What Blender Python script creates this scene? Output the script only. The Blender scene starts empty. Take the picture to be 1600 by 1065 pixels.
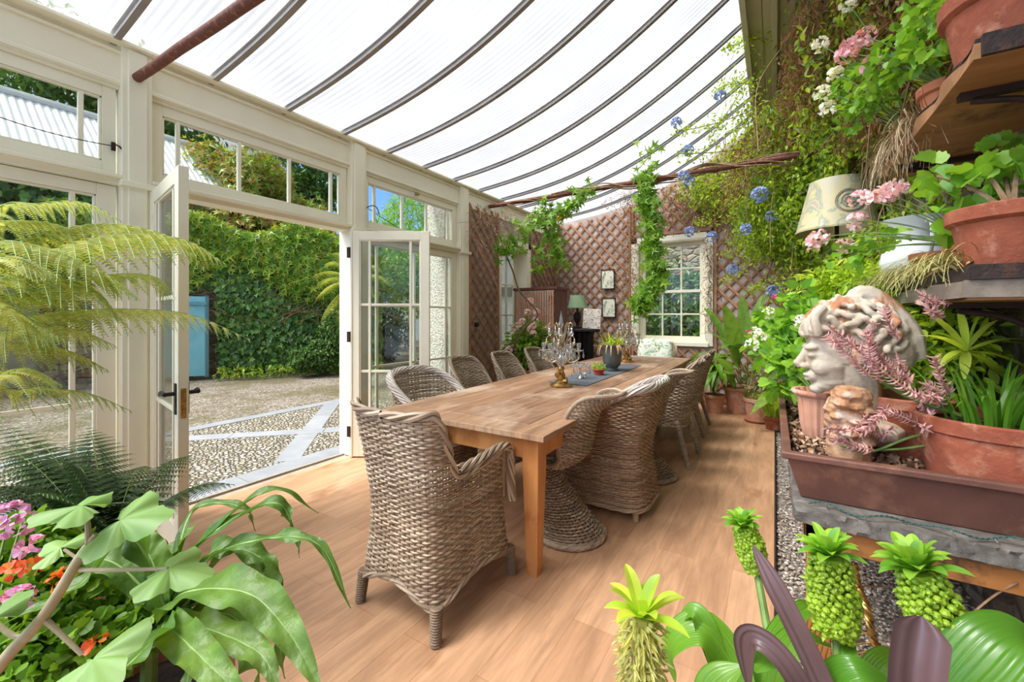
import bpy, math, random
import numpy as np
from mathutils import Vector, Matrix, Euler
C = bpy.context.scene.collection
SC = bpy.context.scene
# ---------------------------------------------------------------- camera
YAW = math.radians(32.3); FPX = 650.0; EYE = 1.35; HOR = 493.0
cd = bpy.data.cameras.new('camera'); cam = bpy.data.objects.new('camera', cd); C.objects.link(cam)
cd.sensor_width = 36; cd.lens = FPX/1600*36; cd.shift_y = -(532.5-HOR)/1600
cd.clip_start = .03; cd.clip_end = 200
cam.location = (0, 0, EYE); cam.rotation_euler = (math.pi/2, 0, YAW)
SC.camera = cam
# ---------------------------------------------------------------- view, world, sun
SC.view_settings.view_transform = 'Standard'; SC.view_settings.look = 'None'
SC.view_settings.gamma = 1; SC.view_settings.exposure = 0.58
try: SC.view_settings.use_curve_mapping = False
except Exception: pass
cy = SC.cycles
cy.max_bounces = 9; cy.diffuse_bounces = 5; cy.glossy_bounces = 3; cy.transmission_bounces = 6
cy.transparent_max_bounces = 24; cy.caustics_reflective = False; cy.caustics_refractive = False
cy.sample_clamp_indirect = 6
def lin(c):
    return tuple((v/255/12.92 if v/255 <= .04045 else ((v/255+.055)/1.055)**2.4) for v in c)
W = bpy.data.worlds.new('sky'); SC.world = W; W.use_nodes = True
nt = W.node_tree; nt.nodes.clear()
def nd(nt, t, **k):
    n = nt.nodes.new(t)
    for a, b in k.items():
        if a[0] == 'i' and a[1:].isdigit(): n.inputs[int(a[1:])].default_value = b
        elif a in n.inputs.keys() and not hasattr(n, a): n.inputs[a].default_value = b
        else:
            try: setattr(n, a, b)
            except Exception: n.inputs[a].default_value = b
    return n
def ln(nt, a, b): nt.links.new(a, b)
def ramp(nt, fac, stops, interp='LINEAR'):
    r = nt.nodes.new('ShaderNodeValToRGB'); r.color_ramp.interpolation = interp
    e = r.color_ramp.elements
    while len(e) < len(stops): e.new(.5)
    for k, (p, c) in enumerate(stops):
        e[k].position = p; e[k].color = tuple(c)+(1,) if len(c) == 3 else c
    ln(nt, fac, r.inputs[0]); return r.outputs[0]
def math_(nt, op, a, b=None, clamp=False):
    m = nt.nodes.new('ShaderNodeMath'); m.operation = op; m.use_clamp = clamp
    for k, v in ((0, a), (1, b)):
        if v is None: continue
        if isinstance(v, (int, float)): m.inputs[k].default_value = v
        else: ln(nt, v, m.inputs[k])
    return m.outputs[0]
def mixc(nt, f, a, b, mode='MIX'):
    m = nt.nodes.new('ShaderNodeMix'); m.data_type = 'RGBA'; m.blend_type = mode
    for k, v in ((0, f), (6, a), (7, b)):
        if hasattr(v, 'type') and hasattr(v, 'links'): ln(nt, v, m.inputs[k])
        elif isinstance(v, (int, float)): m.inputs[k].default_value = v
        else: m.inputs[k].default_value = tuple(v)+(1,)
    return m.outputs[2]
tc = nd(nt, 'ShaderNodeTexCoord'); sep = nd(nt, 'ShaderNodeSeparateXYZ'); ln(nt, tc.outputs['Generated'], sep.inputs[0])
el = sep.outputs[2]
blue = ramp(nt, el, [(0, lin((198, 218, 240))), (.12, lin((140, 185, 240))), (.45, lin((100, 155, 232))), (1, lin((90, 140, 220)))])
mp = nd(nt, 'ShaderNodeMapping'); mp.inputs['Scale'].default_value = (1, 1, 2.2); ln(nt, tc.outputs['Generated'], mp.inputs[0])
nz = nd(nt, 'ShaderNodeTexNoise'); nz.inputs['Scale'].default_value = 3.2; nz.inputs['Detail'].default_value = 8; ln(nt, mp.outputs[0], nz.inputs['Vector'])
cl = math_(nt, 'ADD', nz.outputs[0], ramp(nt, el, [(0, (0, 0, 0)), (.29, (.0, .0, .0)), (.42, (.6, .6, .6)), (1, (.7, .7, .7))]))
va = nt.nodes.new('ShaderNodeVectorMath'); va.operation = 'DOT_PRODUCT'; ln(nt, tc.outputs['Generated'], va.inputs[0]); va.inputs[1].default_value = (.4, .92, 0)
cl = math_(nt, 'ADD', cl, ramp(nt, va.outputs['Value'], [(.40, (0, 0, 0)), (.62, (.6, .6, .6))]))
cm = ramp(nt, cl, [(.52, (0, 0, 0)), (.70, (1, 1, 1))])
bg = nd(nt, 'ShaderNodeBackground'); out = nd(nt, 'ShaderNodeOutputWorld')
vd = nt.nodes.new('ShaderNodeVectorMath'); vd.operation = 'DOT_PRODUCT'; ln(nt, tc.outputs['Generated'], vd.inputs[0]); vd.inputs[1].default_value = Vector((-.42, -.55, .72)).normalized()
glow = ramp(nt, vd.outputs['Value'], [(.0, (1, 1, 1)), (.58, (1.0, 1.0, 1.0)), (.8, (3.2, 3.1, 3.0)), (1, (10.5, 10.1, 9.7))])  # added out-of-view brightening of the sky round the sun, to light the room
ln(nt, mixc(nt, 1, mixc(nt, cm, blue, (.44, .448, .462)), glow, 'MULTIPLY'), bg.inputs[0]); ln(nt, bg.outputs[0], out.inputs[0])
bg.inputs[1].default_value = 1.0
def aim(o, d): o.rotation_euler = Vector(d).to_track_quat('-Z', 'Y').to_euler()
sd = bpy.data.lights.new('hazy_sun', 'SUN'); so = bpy.data.objects.new('hazy_sun', sd); C.objects.link(so)
sd.energy = 3.2; sd.angle = math.radians(20); sd.color = (1, .965, .9); so.location = (-3, 2, 12); aim(so, (.42, .48, -1))

# ---------------------------------------------------------------- helpers
R = np.random.default_rng(11)
SY, CY_ = math.sin(YAW), math.cos(YAW)
def P(px, py, D):                       # a point of the place from where it is seen and how far off it stands
    s = (px-800)/FPX
    return np.array([(s*CY_-SY)*D, (s*SY+CY_)*D, EYE+(HOR-py)/FPX*D])
def F(px, py, z=0.0):
    return P(px, py, FPX*(EYE-z)/(py-HOR))
def unit(v): v = np.asarray(v, float); return v/np.maximum(np.linalg.norm(v, axis=-1, keepdims=True), 1e-9)
class MB:
    def __init__(s): s.v = []; s.f = []; s.n = 0; s.mi = []
    def add(s, v, f, mi=0):
        v = np.asarray(v, float).reshape(-1, 3)
        if isinstance(f, np.ndarray): f = [f]
        else:
            g = {}
            for q in f: g.setdefault(len(q), []).append(q)
            f = [np.array(x) for x in g.values()]
        for a in f:
            s.f.append(a+s.n); s.mi.append(np.full(len(a), mi))
        s.v.append(v); s.n += len(v); return s
    def box(s, a, b, mi=0, m=None):
        a, b = np.minimum(a, b), np.maximum(a, b)
        v = np.array([[(a, b)[i][0], (a, b)[j][1], (a, b)[k][2]] for i in (0, 1) for j in (0, 1) for k in (0, 1)])
        if m is not None: v = v@np.asarray(m)[:3, :3].T+np.asarray(m)[:3, 3]
        return s.add(v, np.array([[0, 1, 3, 2], [4, 6, 7, 5], [0, 4, 5, 1], [2, 3, 7, 6], [0, 2, 6, 4], [1, 5, 7, 3]]), mi)
    def bar(s, p, q, w, h, up=(0, 0, 1), mi=0):      # box beam from p to q
        p, q = np.array(p, float), np.array(q, float); d = unit(q-p); u = np.array(up, float); u = unit(u-d*np.dot(u, d)); x = np.cross(d, u)
        v = [c+x*w/2*i+u*h/2*j for c in (p, q) for i in (-1, 1) for j in (-1, 1)]
        return s.add(v, np.array([[0, 1, 3, 2], [4, 6, 7, 5], [0, 4, 5, 1], [2, 3, 7, 6], [0, 2, 6, 4], [1, 5, 7, 3]]), mi)
    def tube(s, pts, r, n=8, mi=0, cap=True, flat=1.0):
        pts = np.asarray(pts, float); m = len(pts); r = np.broadcast_to(np.asarray(r, float), (m,))
        t = np.gradient(pts, axis=0); t = unit(t)
        ref = np.array([0, 0, 1.]) if abs(t[:, 2]).mean() < .9 else np.array([1., 0, 0])
        a = np.zeros_like(pts); x = unit(np.cross(t[0], ref))
        for i in range(m):
            x = x-t[i]*np.dot(x, t[i]); x = unit(x); a[i] = x
        b = np.cross(t, a); th = np.arange(n)/n*2*math.pi
        V = pts[:, None]+r[:, None, None]*(np.cos(th)[None, :, None]*a[:, None]+flat*np.sin(th)[None, :, None]*b[:, None])
        s.grid(V, closed=True, mi=mi)
        if cap:
            s.add(V[0], [list(range(n))[::-1]], mi); s.add(V[-1], [list(range(n))], mi)
        return s
    def grid(s, V, closed=False, mi=0):              # V (m,n,3), closed along n
        m, n = V.shape[:2]; i, j = np.meshgrid(np.arange(m-1), np.arange(n if closed else n-1), indexing='ij'); k = (j+1) % n
        f = np.stack([i*n+j, i*n+k, (i+1)*n+k, (i+1)*n+j], -1).reshape(-1, 4)
        return s.add(V.reshape(-1, 3), f, mi)
    def lathe(s, prof, c=(0, 0, 0), n=32, mi=0, sx=1, sy=1, ripple=None):
        prof = np.array(prof, float); th = np.arange(n)/n*2*math.pi
        r = prof[:, 0][:, None]*np.ones(n)
        if ripple is not None: r = r*(1+ripple[0]*np.cos(ripple[1]*th))
        V = np.stack([r*np.cos(th)*sx+c[0], r*np.sin(th)*sy+c[1], np.repeat(prof[:, 1][:, None], n, 1)+c[2]], -1)
        return s.grid(V, closed=True, mi=mi)
    def ball(s, c, r, n=12, mi=0, m=None):
        r = np.broadcast_to(np.asarray(r, float), (3,)); k = max(4, n//2)
        ph = np.linspace(.02, math.pi-.02, k+1); th = np.arange(n)/n*2*math.pi
        V = np.stack([np.sin(ph)[:, None]*np.cos(th), np.sin(ph)[:, None]*np.sin(th), np.cos(ph)[:, None]*np.ones(n)], -1)*r
        if m is not None: V = V@np.asarray(m)[:3, :3].T
        V = V+np.array(c); s.grid(V, closed=True, mi=mi)
        s.add(V[0], [list(range(n))], mi); s.add(V[-1], [list(range(n))[::-1]], mi); return s
    def scatter(s, T, pos, tip, nrm, size, mi=0):    # T = (verts, faces): x across, y to the tip, z up
        tv, tf = T; pos = np.atleast_2d(pos); n = len(pos)
        tip = unit(np.broadcast_to(tip, (n, 3))); nrm = np.broadcast_to(nrm, (n, 3)).astype(float)
        z = unit(nrm-tip*(nrm*tip).sum(-1, keepdims=True)); x = np.cross(tip, z)
        size = np.broadcast_to(np.asarray(size, float), (n,))
        V = pos[:, None]+size[:, None, None]*(tv[None, :, 0:1]*x[:, None]+tv[None, :, 1:2]*tip[:, None]+tv[None, :, 2:3]*z[:, None])
        off = (np.arange(n)*len(tv))
        fs = {}
        for q in tf: fs.setdefault(len(q), []).append(q)
        base = s.n
        s.v.append(V.reshape(-1, 3)); s.n += V.shape[0]*V.shape[1]
        for q in fs.values():
            q = np.array(q); s.f.append((q[None]+off[:, None, None]).reshape(-1, q.shape[1])+base); s.mi.append(np.full(len(q)*n, mi))
        return s
    def mesh(s, name, mats, smooth=True, off=None):
        me = bpy.data.meshes.new(name); V = np.concatenate(s.v)
        if off is not None: V = V-np.asarray(off, float)
        me.vertices.add(len(V)); me.vertices.foreach_set('co', V.astype(np.float32).ravel())
        tot = np.concatenate([np.full(len(a), a.shape[1]) for a in s.f]); idx = np.concatenate([a.ravel() for a in s.f])
        me.loops.add(len(idx)); me.loops.foreach_set('vertex_index', idx.astype(np.int32))
        me.polygons.add(len(tot)); me.polygons.foreach_set('loop_start', (np.cumsum(tot)-tot).astype(np.int32))
        try: me.polygons.foreach_set('loop_total', tot.astype(np.int32))
        except Exception: pass
        me.polygons.foreach_set('material_index', np.concatenate(s.mi).astype(np.int32))
        me.polygons.foreach_set('use_smooth', np.full(len(tot), smooth))
        for m in (mats if isinstance(mats, (list, tuple)) else [mats]): me.materials.append(m)
        me.update(); me.validate(); return me
    def build(s, name, mats, parent=None, smooth=True, loc=None, sharp=None, bevel=0):
        """with a parent the vertices are in world space unless loc='local'; without one loc is the origin"""
        if parent is not None and loc != 'local': off = np.array(parent['_o'])
        elif parent is None and loc is not None: off = np.array(loc, float)
        else: off = None
        o = bpy.data.objects.new(name, s.mesh(name, mats, smooth, off)); C.objects.link(o)
        if parent is not None: o.parent = parent
        elif off is not None: o.location = off
        o['_o'] = list(map(float, off)) if off is not None else [0., 0., 0.]
        if sharp is None: sharp = smooth
        if sharp and smooth:
            try: o.data.set_sharp_from_angle(angle=math.radians(38))
            except Exception: pass
        if bevel:
            b = o.modifiers.new('bevel', 'BEVEL'); b.width = bevel; b.segments = 2; b.limit_method = 'ANGLE'
        return o
def tag(o, label=None, cat=None, group=None, kind=None):
    if label: o['label'] = label
    if cat: o['category'] = cat
    if group: o['group'] = group
    if kind: o['kind'] = kind
    return o
def thing(name, label, cat, loc=(0, 0, 0), group=None, rz=0, kind=None):
    o = bpy.data.objects.new(name, None); C.objects.link(o); o.location = loc; o.rotation_euler = (0, 0, rz)
    o.empty_display_size = .1; o['_o'] = list(map(float, loc)); return tag(o, label, cat, group, kind)
def copy_tree(o, parent=None, loc=None, rz=None, label=None, group=None):
    c = o.copy(); C.objects.link(c); c.parent = parent
    if loc is not None: c.location = loc
    if rz is not None: c.rotation_euler = (0, 0, rz)
    if label: c['label'] = label
    if group: c['group'] = group
    for ch in list(o.children): copy_tree(ch, c)
    return c
# ---------------------------------------------------------------- materials
def base_mat(name):
    m = bpy.data.materials.new(name); m.use_nodes = True; n = m.node_tree
    return m, n, n.nodes['Principled BSDF'], n.nodes['Material Output']
def noise(n, scale, stretch=(1, 1, 1), detail=5, rough=.55, coord='Object', rot=(0, 0, 0), dist=0):
    t = nd(n, 'ShaderNodeTexCoord'); mp = nd(n, 'ShaderNodeMapping'); mp.inputs['Scale'].default_value = stretch; mp.inputs['Rotation'].default_value = rot
    ln(n, t.outputs[coord], mp.inputs[0]); z = nd(n, 'ShaderNodeTexNoise')
    z.inputs['Scale'].default_value = scale; z.inputs['Detail'].default_value = detail; z.inputs['Roughness'].default_value = rough; z.inputs['Distortion'].default_value = dist
    ln(n, mp.outputs[0], z.inputs['Vector']); return z.outputs[0]
def bump(n, b, h, strength=.3, dist=.01):
    k = nd(n, 'ShaderNodeBump'); k.inputs['Strength'].default_value = strength; k.inputs['Distance'].default_value = dist
    ln(n, h, k.inputs['Height']); ln(n, k.outputs[0], b.inputs['Normal'])
def mat(name, c1, c2=None, scale=8, rough=.6, metal=0, bmp=0, bscale=60, stretch=(1, 1, 1), island=None, spec=.5, c3=None, stain=None, stscale=3, coat=0):
    m, n, b, o = base_mat(name); c1 = lin(c1); c2 = lin(c2) if c2 else tuple(v*.82 for v in c1)
    f = noise(n, scale, stretch)
    stops = [(.32, c1), (.68, c2)] if not c3 else [(.28, c1), (.5, c2), (.72, lin(c3))]
    col = ramp(n, f, stops)
    if island:
        g = nd(n, 'ShaderNodeNewGeometry'); v = ramp(n, g.outputs['Random Per Island'], [(0, (1-island,)*3), (1, (1+island*.6,)*3)])
        col = mixc(n, 1.0, col, v, 'MULTIPLY')
    if stain:
        f2 = noise(n, stscale, (1, 1, 1), 8, .65); col = mixc(n, ramp(n, f2, [(.52, (0, 0, 0)), (.66, (1, 1, 1))]), col, lin(stain))
    ln(n, col, b.inputs['Base Color']); b.inputs['Roughness'].default_value = rough; b.inputs['Metallic'].default_value = metal
    b.inputs['Specular IOR Level'].default_value = spec; b.inputs['Coat Weight'].default_value = coat
    if bmp: bump(n, b, noise(n, bscale, stretch, 6), bmp, .01)
    return m
def leafmat(name, cols, tr=.35, rough=.42, spec=.5, vary=.25, veins=0):
    m, n, b, o = base_mat(name); g = nd(n, 'ShaderNodeNewGeometry')
    cols = [(min(255, c[0]*1.08+4), min(255, c[1]*1.05), c[2]*.86) if c[1] > c[0] and c[1] > c[2]*1.2 else c for c in cols]
    k = len(cols); st = [((i+.5)/k, lin(c)) for i, c in enumerate(cols)]
    col = ramp(n, g.outputs['Random Per Island'], st)
    f = noise(n, 14, detail=3); col = mixc(n, 1.0, col, ramp(n, f, [(.3, (1-vary,)*3), (.7, (1+vary*.5,)*3)]), 'MULTIPLY')
    ln(n, col, b.inputs['Base Color']); b.inputs['Roughness'].default_value = rough; b.inputs['Specular IOR Level'].default_value = spec
    t = nd(n, 'ShaderNodeBsdfTranslucent'); ln(n, mixc(n, 1.0, col, (1.5, 1.45, .8), 'MULTIPLY'), t.inputs[0])
    x = nd(n, 'ShaderNodeMixShader'); x.inputs[0].default_value = tr; ln(n, b.outputs[0], x.inputs[1]); ln(n, t.outputs[0], x.inputs[2]); ln(n, x.outputs[0], o.inputs[0])
    if veins: bump(n, b, noise(n, 30, (1, 1, 1), 4), veins, .01)
    return m
def glassmat(name, tint=(1, 1, 1), refl=.06, glow=0):
    m, n, b, o = base_mat(name); n.nodes.remove(b)
    t = nd(n, 'ShaderNodeBsdfTransparent'); t.inputs[0].default_value = tuple(tint)+(1,); g = nd(n, 'ShaderNodeBsdfGlossy'); g.inputs['Roughness'].default_value = .02
    lw = nd(n, 'ShaderNodeLayerWeight'); lw.inputs[0].default_value = .25
    f = math_(n, 'MULTIPLY_ADD', lw.outputs['Fresnel'], .7); n.nodes[-1].inputs[2].default_value = refl*.3
    x = nd(n, 'ShaderNodeMixShader'); ln(n, f, x.inputs[0]); ln(n, t.outputs[0], x.inputs[1]); ln(n, g.outputs[0], x.inputs[2]); ln(n, x.outputs[0], o.inputs[0]); return m
M = {}
M['cream'] = mat('cream_paint', (240, 236, 214), (233, 228, 205), 3, .45, bmp=.03, bscale=40)
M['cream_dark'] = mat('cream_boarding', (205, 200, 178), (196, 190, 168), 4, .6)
M['glass'] = glassmat('window_glass', (.94, .97, .95))
M['rust'] = mat('rusty_iron', (128, 78, 60), (96, 52, 40), 30, .75, .1, bmp=.3, c3=(150, 100, 78))
M['rustdark'] = mat('dark_rusty_iron', (62, 40, 34), (44, 30, 27), 20, .7, .2, bmp=.3)
M['slate'] = mat('slate', (120, 115, 107), (98, 94, 88), 16, .6, bmp=.45, bscale=50, c3=(138, 132, 124))
M['terracotta'] = mat('terracotta', (192, 120, 84), (172, 100, 70), 9, .8, bmp=.15, stain=(206, 158, 134), stscale=7)
M['terrapale'] = mat('pale_terracotta', (214, 160, 132), (198, 140, 112), 9, .85, bmp=.15, stain=(222, 190, 170), stscale=8)
M['redpot'] = mat('red_terracotta', (170, 96, 66), (142, 74, 50), 7, .85, bmp=.35, stain=(188, 132, 104), stscale=9, c3=(180, 108, 78))
M['soil'] = mat('potting_soil', (62, 46, 36), (40, 30, 24), 40, .95, bmp=.8)
M['black'] = mat('black_iron', (38, 38, 40), (24, 24, 26), 20, .45, .3)
M['brass'] = mat('gilt_brass', (196, 160, 92), (120, 86, 44), 30, .32, .9, bmp=.2)
M['stem'] = mat('green_stem', (112, 140, 66), (88, 116, 52), 20, .6)
M['bark'] = mat('brown_bark', (120, 94, 68), (86, 66, 48), 40, .85, bmp=.4)
M['twig'] = mat('dry_twig', (168, 138, 104), (120, 88, 64), 30, .85)
M['white'] = mat('white_glaze', (240, 242, 244), (232, 236, 240), 3, .18, spec=.6)
M['whitepetal'] = leafmat('white_petal', [(246, 244, 238), (252, 250, 246)], .3, vary=.06)
M['pinkpetal'] = leafmat('pink_petal', [(240, 190, 204), (248, 216, 224), (234, 166, 188)], .3, vary=.1)
M['palepink'] = leafmat('pale_pink_petal', [(244, 214, 224), (236, 190, 208), (250, 232, 238)], .3, vary=.1)
M['magenta'] = leafmat('magenta_petal', [(206, 70, 130), (226, 100, 150)], .3)
M['bluepetal'] = leafmat('blue_petal', [(150, 170, 226), (176, 192, 238), (134, 152, 214)], .3, vary=.1)
M['orange'] = leafmat('orange_petal', [(240, 110, 50), (232, 80, 50), (246, 150, 60)], .3)
M['lilac'] = leafmat('lilac_petal', [(216, 150, 206), (230, 180, 222)], .3)
M['ivy'] = leafmat('ivy_leaves', [(52, 98, 54), (70, 124, 66), (88, 140, 74), (120, 164, 98), (44, 88, 50)], .18, rough=.35)
M['creeper'] = leafmat('creeper_leaves', [(94, 148, 58), (128, 178, 72), (66, 116, 50), (166, 200, 88), (138, 148, 64)], .35)
M['creepred'] = leafmat('reddening_creeper', [(122, 160, 70), (168, 140, 80), (146, 180, 84), (172, 112, 74), (104, 146, 66)], .3)
M['tree'] = leafmat('tree_leaves', [(56, 96, 50), (76, 120, 58), (98, 142, 70), (48, 84, 48)], .3)
M['treelight'] = leafmat('light_tree_leaves', [(120, 170, 84), (148, 192, 100), (98, 150, 70)], .4)
M['dark'] = leafmat('dark_leaves', [(30, 58, 36), (40, 72, 42), (26, 48, 32)], .15)
M['fern'] = leafmat('fern_fronds', [(134, 160, 84), (156, 176, 102), (112, 142, 74), (176, 190, 122), (158, 160, 72)], .45)
M['fernpale'] = leafmat('pale_fern_fronds', [(172, 188, 136), (190, 200, 154), (154, 174, 116)], .4)
M['ferndark'] = leafmat('dark_fern_fronds', [(50, 84, 54), (66, 104, 64), (40, 70, 46)], .25)
M['big'] = leafmat('big_green_leaves', [(84, 128, 62), (100, 142, 72), (74, 116, 56), (96, 136, 76)], .35, rough=.45, vary=.3, veins=.5)
M['rib'] = mat('leaf_rib', (150, 180, 104), (130, 166, 90), 20, .6)
M['bluegreen'] = leafmat('blue_green_leaves', [(116, 160, 112), (104, 150, 100), (128, 172, 122)], .3, rough=.5, vary=.15)
M['lime'] = leafmat('lime_leaves', [(176, 206, 84), (196, 220, 104), (150, 190, 70)], .4)
M['climb'] = leafmat('climber_leaves', [(150, 190, 60), (178, 210, 74), (122, 168, 56), (200, 218, 90), (108, 152, 56)], .45)
M['climbdark'] = leafmat('dark_climber_leaves', [(92, 128, 54), (112, 148, 60), (78, 112, 50), (130, 142, 66)], .35)
M['dry'] = leafmat('dry_brown_leaves', [(152, 106, 70), (130, 88, 58), (178, 134, 90), (116, 82, 56), (192, 156, 108)], .25, rough=.8)
M['passion'] = leafmat('passionflower_leaves', [(96, 146, 54), (118, 168, 64), (78, 126, 46), (142, 184, 76)], .35)
M['gera'] = leafmat('pelargonium_leaves', [(138, 190, 74), (116, 172, 66), (156, 204, 90), (96, 154, 58)], .4)
M['canna'] = leafmat('canna_leaves', [(112, 160, 84), (132, 176, 88), (96, 146, 84)], .35, vary=.3)
M['glossy'] = leafmat('glossy_strap_leaves', [(86, 142, 48), (104, 158, 58), (74, 128, 46)], .35, rough=.25, vary=.15)
M['purple'] = leafmat('purple_strap_leaves', [(92, 70, 72), (108, 84, 84)], .15, rough=.35, vary=.2)
M['succ'] = leafmat('pink_succulent', [(216, 164, 162), (232, 194, 186), (200, 142, 146), (222, 178, 162)], .2, rough=.5)
M['pinkstem'] = mat('pink_stem', (190, 128, 124), (160, 120, 100), 30, .6)
M['aloe'] = leafmat('aloe_leaves', [(160, 188, 70), (180, 200, 84), (134, 168, 60)], .3)
M['capsule'] = leafmat('green_capsules', [(138, 178, 58), (156, 192, 72), (118, 158, 50)], .25, rough=.35)
M['floret'] = leafmat('faded_florets', [(180, 186, 118), (198, 198, 138), (160, 166, 102)], .3)
# leaf templates
def T(v, f): return (np.array(v, float), f)
def outline(pts, cup=.12):
    n = len(pts); v = [(0, .32, 0)]+[(x, y, cup*(abs(x))*2-.02*(y > .8)) for x, y in pts]
    return T(v, [[0, 1+i, 1+(i+1) % n] for i in range(n)])
L_OVAL = T([(0, 0, 0), (.2, .3, .06), (.22, .62, .05), (0, 1, -.1), (-.22, .62, .05), (-.2, .3, .06)], [[0, 1, 2, 3], [3, 4, 5, 0]])
L_THIN = T([(0, 0, 0), (.08, .3, .03), (.08, .65, .02), (0, 1, -.12), (-.08, .65, .02), (-.08, .3, .03)], [[0, 1, 2, 3], [3, 4, 5, 0]])
L_IVY = outline([(0, 0), (.25, -.08), (.48, .12), (.3, .34), (.46, .58), (.2, .6), (0, 1), (-.2, .6), (-.46, .58), (-.3, .34), (-.48, .12), (-.25, -.08)])
L_HAND = outline([(0, 0), (.5, -.1), (.17, .22), (.62, .5), (.12, .42), (0, 1.05), (-.12, .42), (-.62, .5), (-.17, .22), (-.5, -.1)], .2)
L_GERA = outline([(0, .1), (.22, -.05), (.4, .08), (.5, .32), (.46, .5), (.4, .52), (.34, .78), (.2, .74), (.1, .93), (0, .84), (-.1, .93), (-.2, .74), (-.34, .78), (-.4, .52), (-.46, .5), (-.5, .32), (-.4, .08), (-.22, -.05)], .35)
L_PETAL = T([(0, 0, 0), (.28, .45, .08), (.3, .8, .16), (0, 1, .1), (-.3, .8, .16), (-.28, .45, .08)], [[0, 1, 2, 3], [3, 4, 5, 0]])
def rdir(n, up=0.0):
    d = R.normal(size=(n, 3)); d[:, 2] += up; return unit(d)
def bez(p0, p1, p2, n=14, p3=None):
    t = np.linspace(0, 1, n)[:, None]; p0, p1, p2 = map(lambda a: np.asarray(a, float), (p0, p1, p2))
    if p3 is None: return (1-t)**2*p0+2*t*(1-t)*p1+t*t*p2
    p3 = np.asarray(p3, float); return (1-t)**3*p0+3*t*(1-t)**2*p1+3*t*t*(1-t)*p2+t**3*p3
def blade(mb, path, w, up=(0, 0, 1), fold=.25, wave=0, nw=6, prof=None, mi=0, ribs=0, nseg=4, lribs=0, nl=5):
    """a long leaf along a path with a crease down its middle and rippled edges"""
    path = np.asarray(path, float); m = len(path); t = unit(np.gradient(path, axis=0)); up = np.asarray(up, float)
    x = unit(np.cross(t, np.broadcast_to(up, t.shape))); z = np.cross(x, t)
    s = np.linspace(0, 1, m); pr = prof(s) if prof else np.sin(np.pi*np.clip(s, 0.02, .985)**.8)**.8
    q = np.linspace(-1, 1, nseg*2+1)
    V = path[:, None]+x[:, None]*(q[None, :, None]*w/2*pr[:, None, None])+z[:, None]*(np.abs(q)[None, :, None]*fold*w/2*pr[:, None, None])
    if wave:
        ph = R.uniform(0, 6); V = V+z[:, None]*(wave*np.abs(q)[None, :]**2*np.sin(s[:, None]*nw*2*math.pi+ph+np.sign(q)[None, :]*1.1)*pr[:, None])[..., None]
    if ribs:
        V = V+z[:, None]*(ribs*np.sin(s[:, None]*60-np.abs(q)[None]*7)*(1-np.abs(q)[None])*np.minimum(1, np.abs(q)[None]*4)*pr[:, None])[..., None]
    if lribs: V = V+z[:, None]*(lribs*np.cos(q*nl*2*math.pi)[None, :, None]*pr[:, None, None])
    mb.grid(V, mi=mi); return V
def runs(mask):
    i = 0; n = len(mask)
    while i < n:
        if mask[i]:
            j = i
            while j+1 < n and mask[j+1]: j += 1
            yield i, j; i = j+1
        else: i += 1
# ================================================================ THE ROOM
XL = -3.45; YB = 7.03; XR = .85; Y0 = -.78
PROF = [(-3.56, 3.045), (-3.45, 3.05), (-2.79, 3.115), (-2.4, 3.175), (-2.08, 3.25), (-1.69, 3.37), (-1.43, 3.475), (-1.056, 3.665), (-.687, 3.868), (-.359, 4.076), (-.22, 4.175)]
px_, pz_ = np.array(PROF).T
xs = np.linspace(-3.56, -.22, 34); cf = np.polyfit(px_, pz_, 4); zs = np.polyval(cf, xs)
def roofz(x): return float(np.polyval(cf, min(x, -.22)))
# floor: boards running down the room
m, n, b, o = base_mat('oak_floor_boards')
t = nd(n, 'ShaderNodeTexCoord'); mp = nd(n, 'ShaderNodeMapping'); mp.inputs['Rotation'].default_value = (0, 0, math.pi/2); ln(n, t.outputs['Object'], mp.inputs[0])
br = nd(n, 'ShaderNodeTexBrick'); br.inputs['Scale'].default_value = 1; br.inputs['Brick Width'].default_value = 1.25; br.inputs['Row Height'].default_value = .19
br.inputs['Mortar Size'].default_value = .0012; br.inputs['Bias'].default_value = 0; br.offset = .37
br.inputs['Color1'].default_value = lin((208, 166, 131))+(1,); br.inputs['Color2'].default_value = lin((187, 145, 112))+(1,); br.inputs['Mortar'].default_value = lin((168, 122, 90))+(1,)
ln(n, mp.outputs[0], br.inputs['Vector'])
g1 = ramp(n, noise(n, 3, (5, .8, 1), 6, .6, dist=.6), [(.3, (.76, .73, .70)), (.62, (1.12, 1.10, 1.08))])
g2 = ramp(n, noise(n, 5, (14, .7, 1), 5, .6, dist=.3), [(.3, (.9, .88, .86)), (.7, (1.05, 1.05, 1.05))])
kn = ramp(n, noise(n, 2.3, (1.6, .8, 1), 3), [(.62, (1, 1, 1)), (.74, (.62, .52, .44))])
ln(n, mixc(n, 1, mixc(n, 1, mixc(n, 1, br.outputs[0], g1, 'MULTIPLY'), g2, 'MULTIPLY'), kn, 'MULTIPLY'), b.inputs['Base Color'])
b.inputs['Roughness'].default_value = .42; bump(n, b, br.outputs['Fac'], -.15, .002); M['floor'] = m
mb = MB(); mb.box((XL-.02, -1.2, -.06), (0, YB, 0)); tag(mb.build('floor', M['floor']), kind='structure')
mb = MB(); mb.box((XL-.16, 1.04, -.1), (XL-.02, 2.55, -.005)); mb.box((XL-.12, 1.05, -.005), (XL-.095, 2.55, .012)); tag(mb.build('trim_1', mat('door_sill', (168, 158, 142), (150, 140, 126), 12)), kind='structure')
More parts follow.
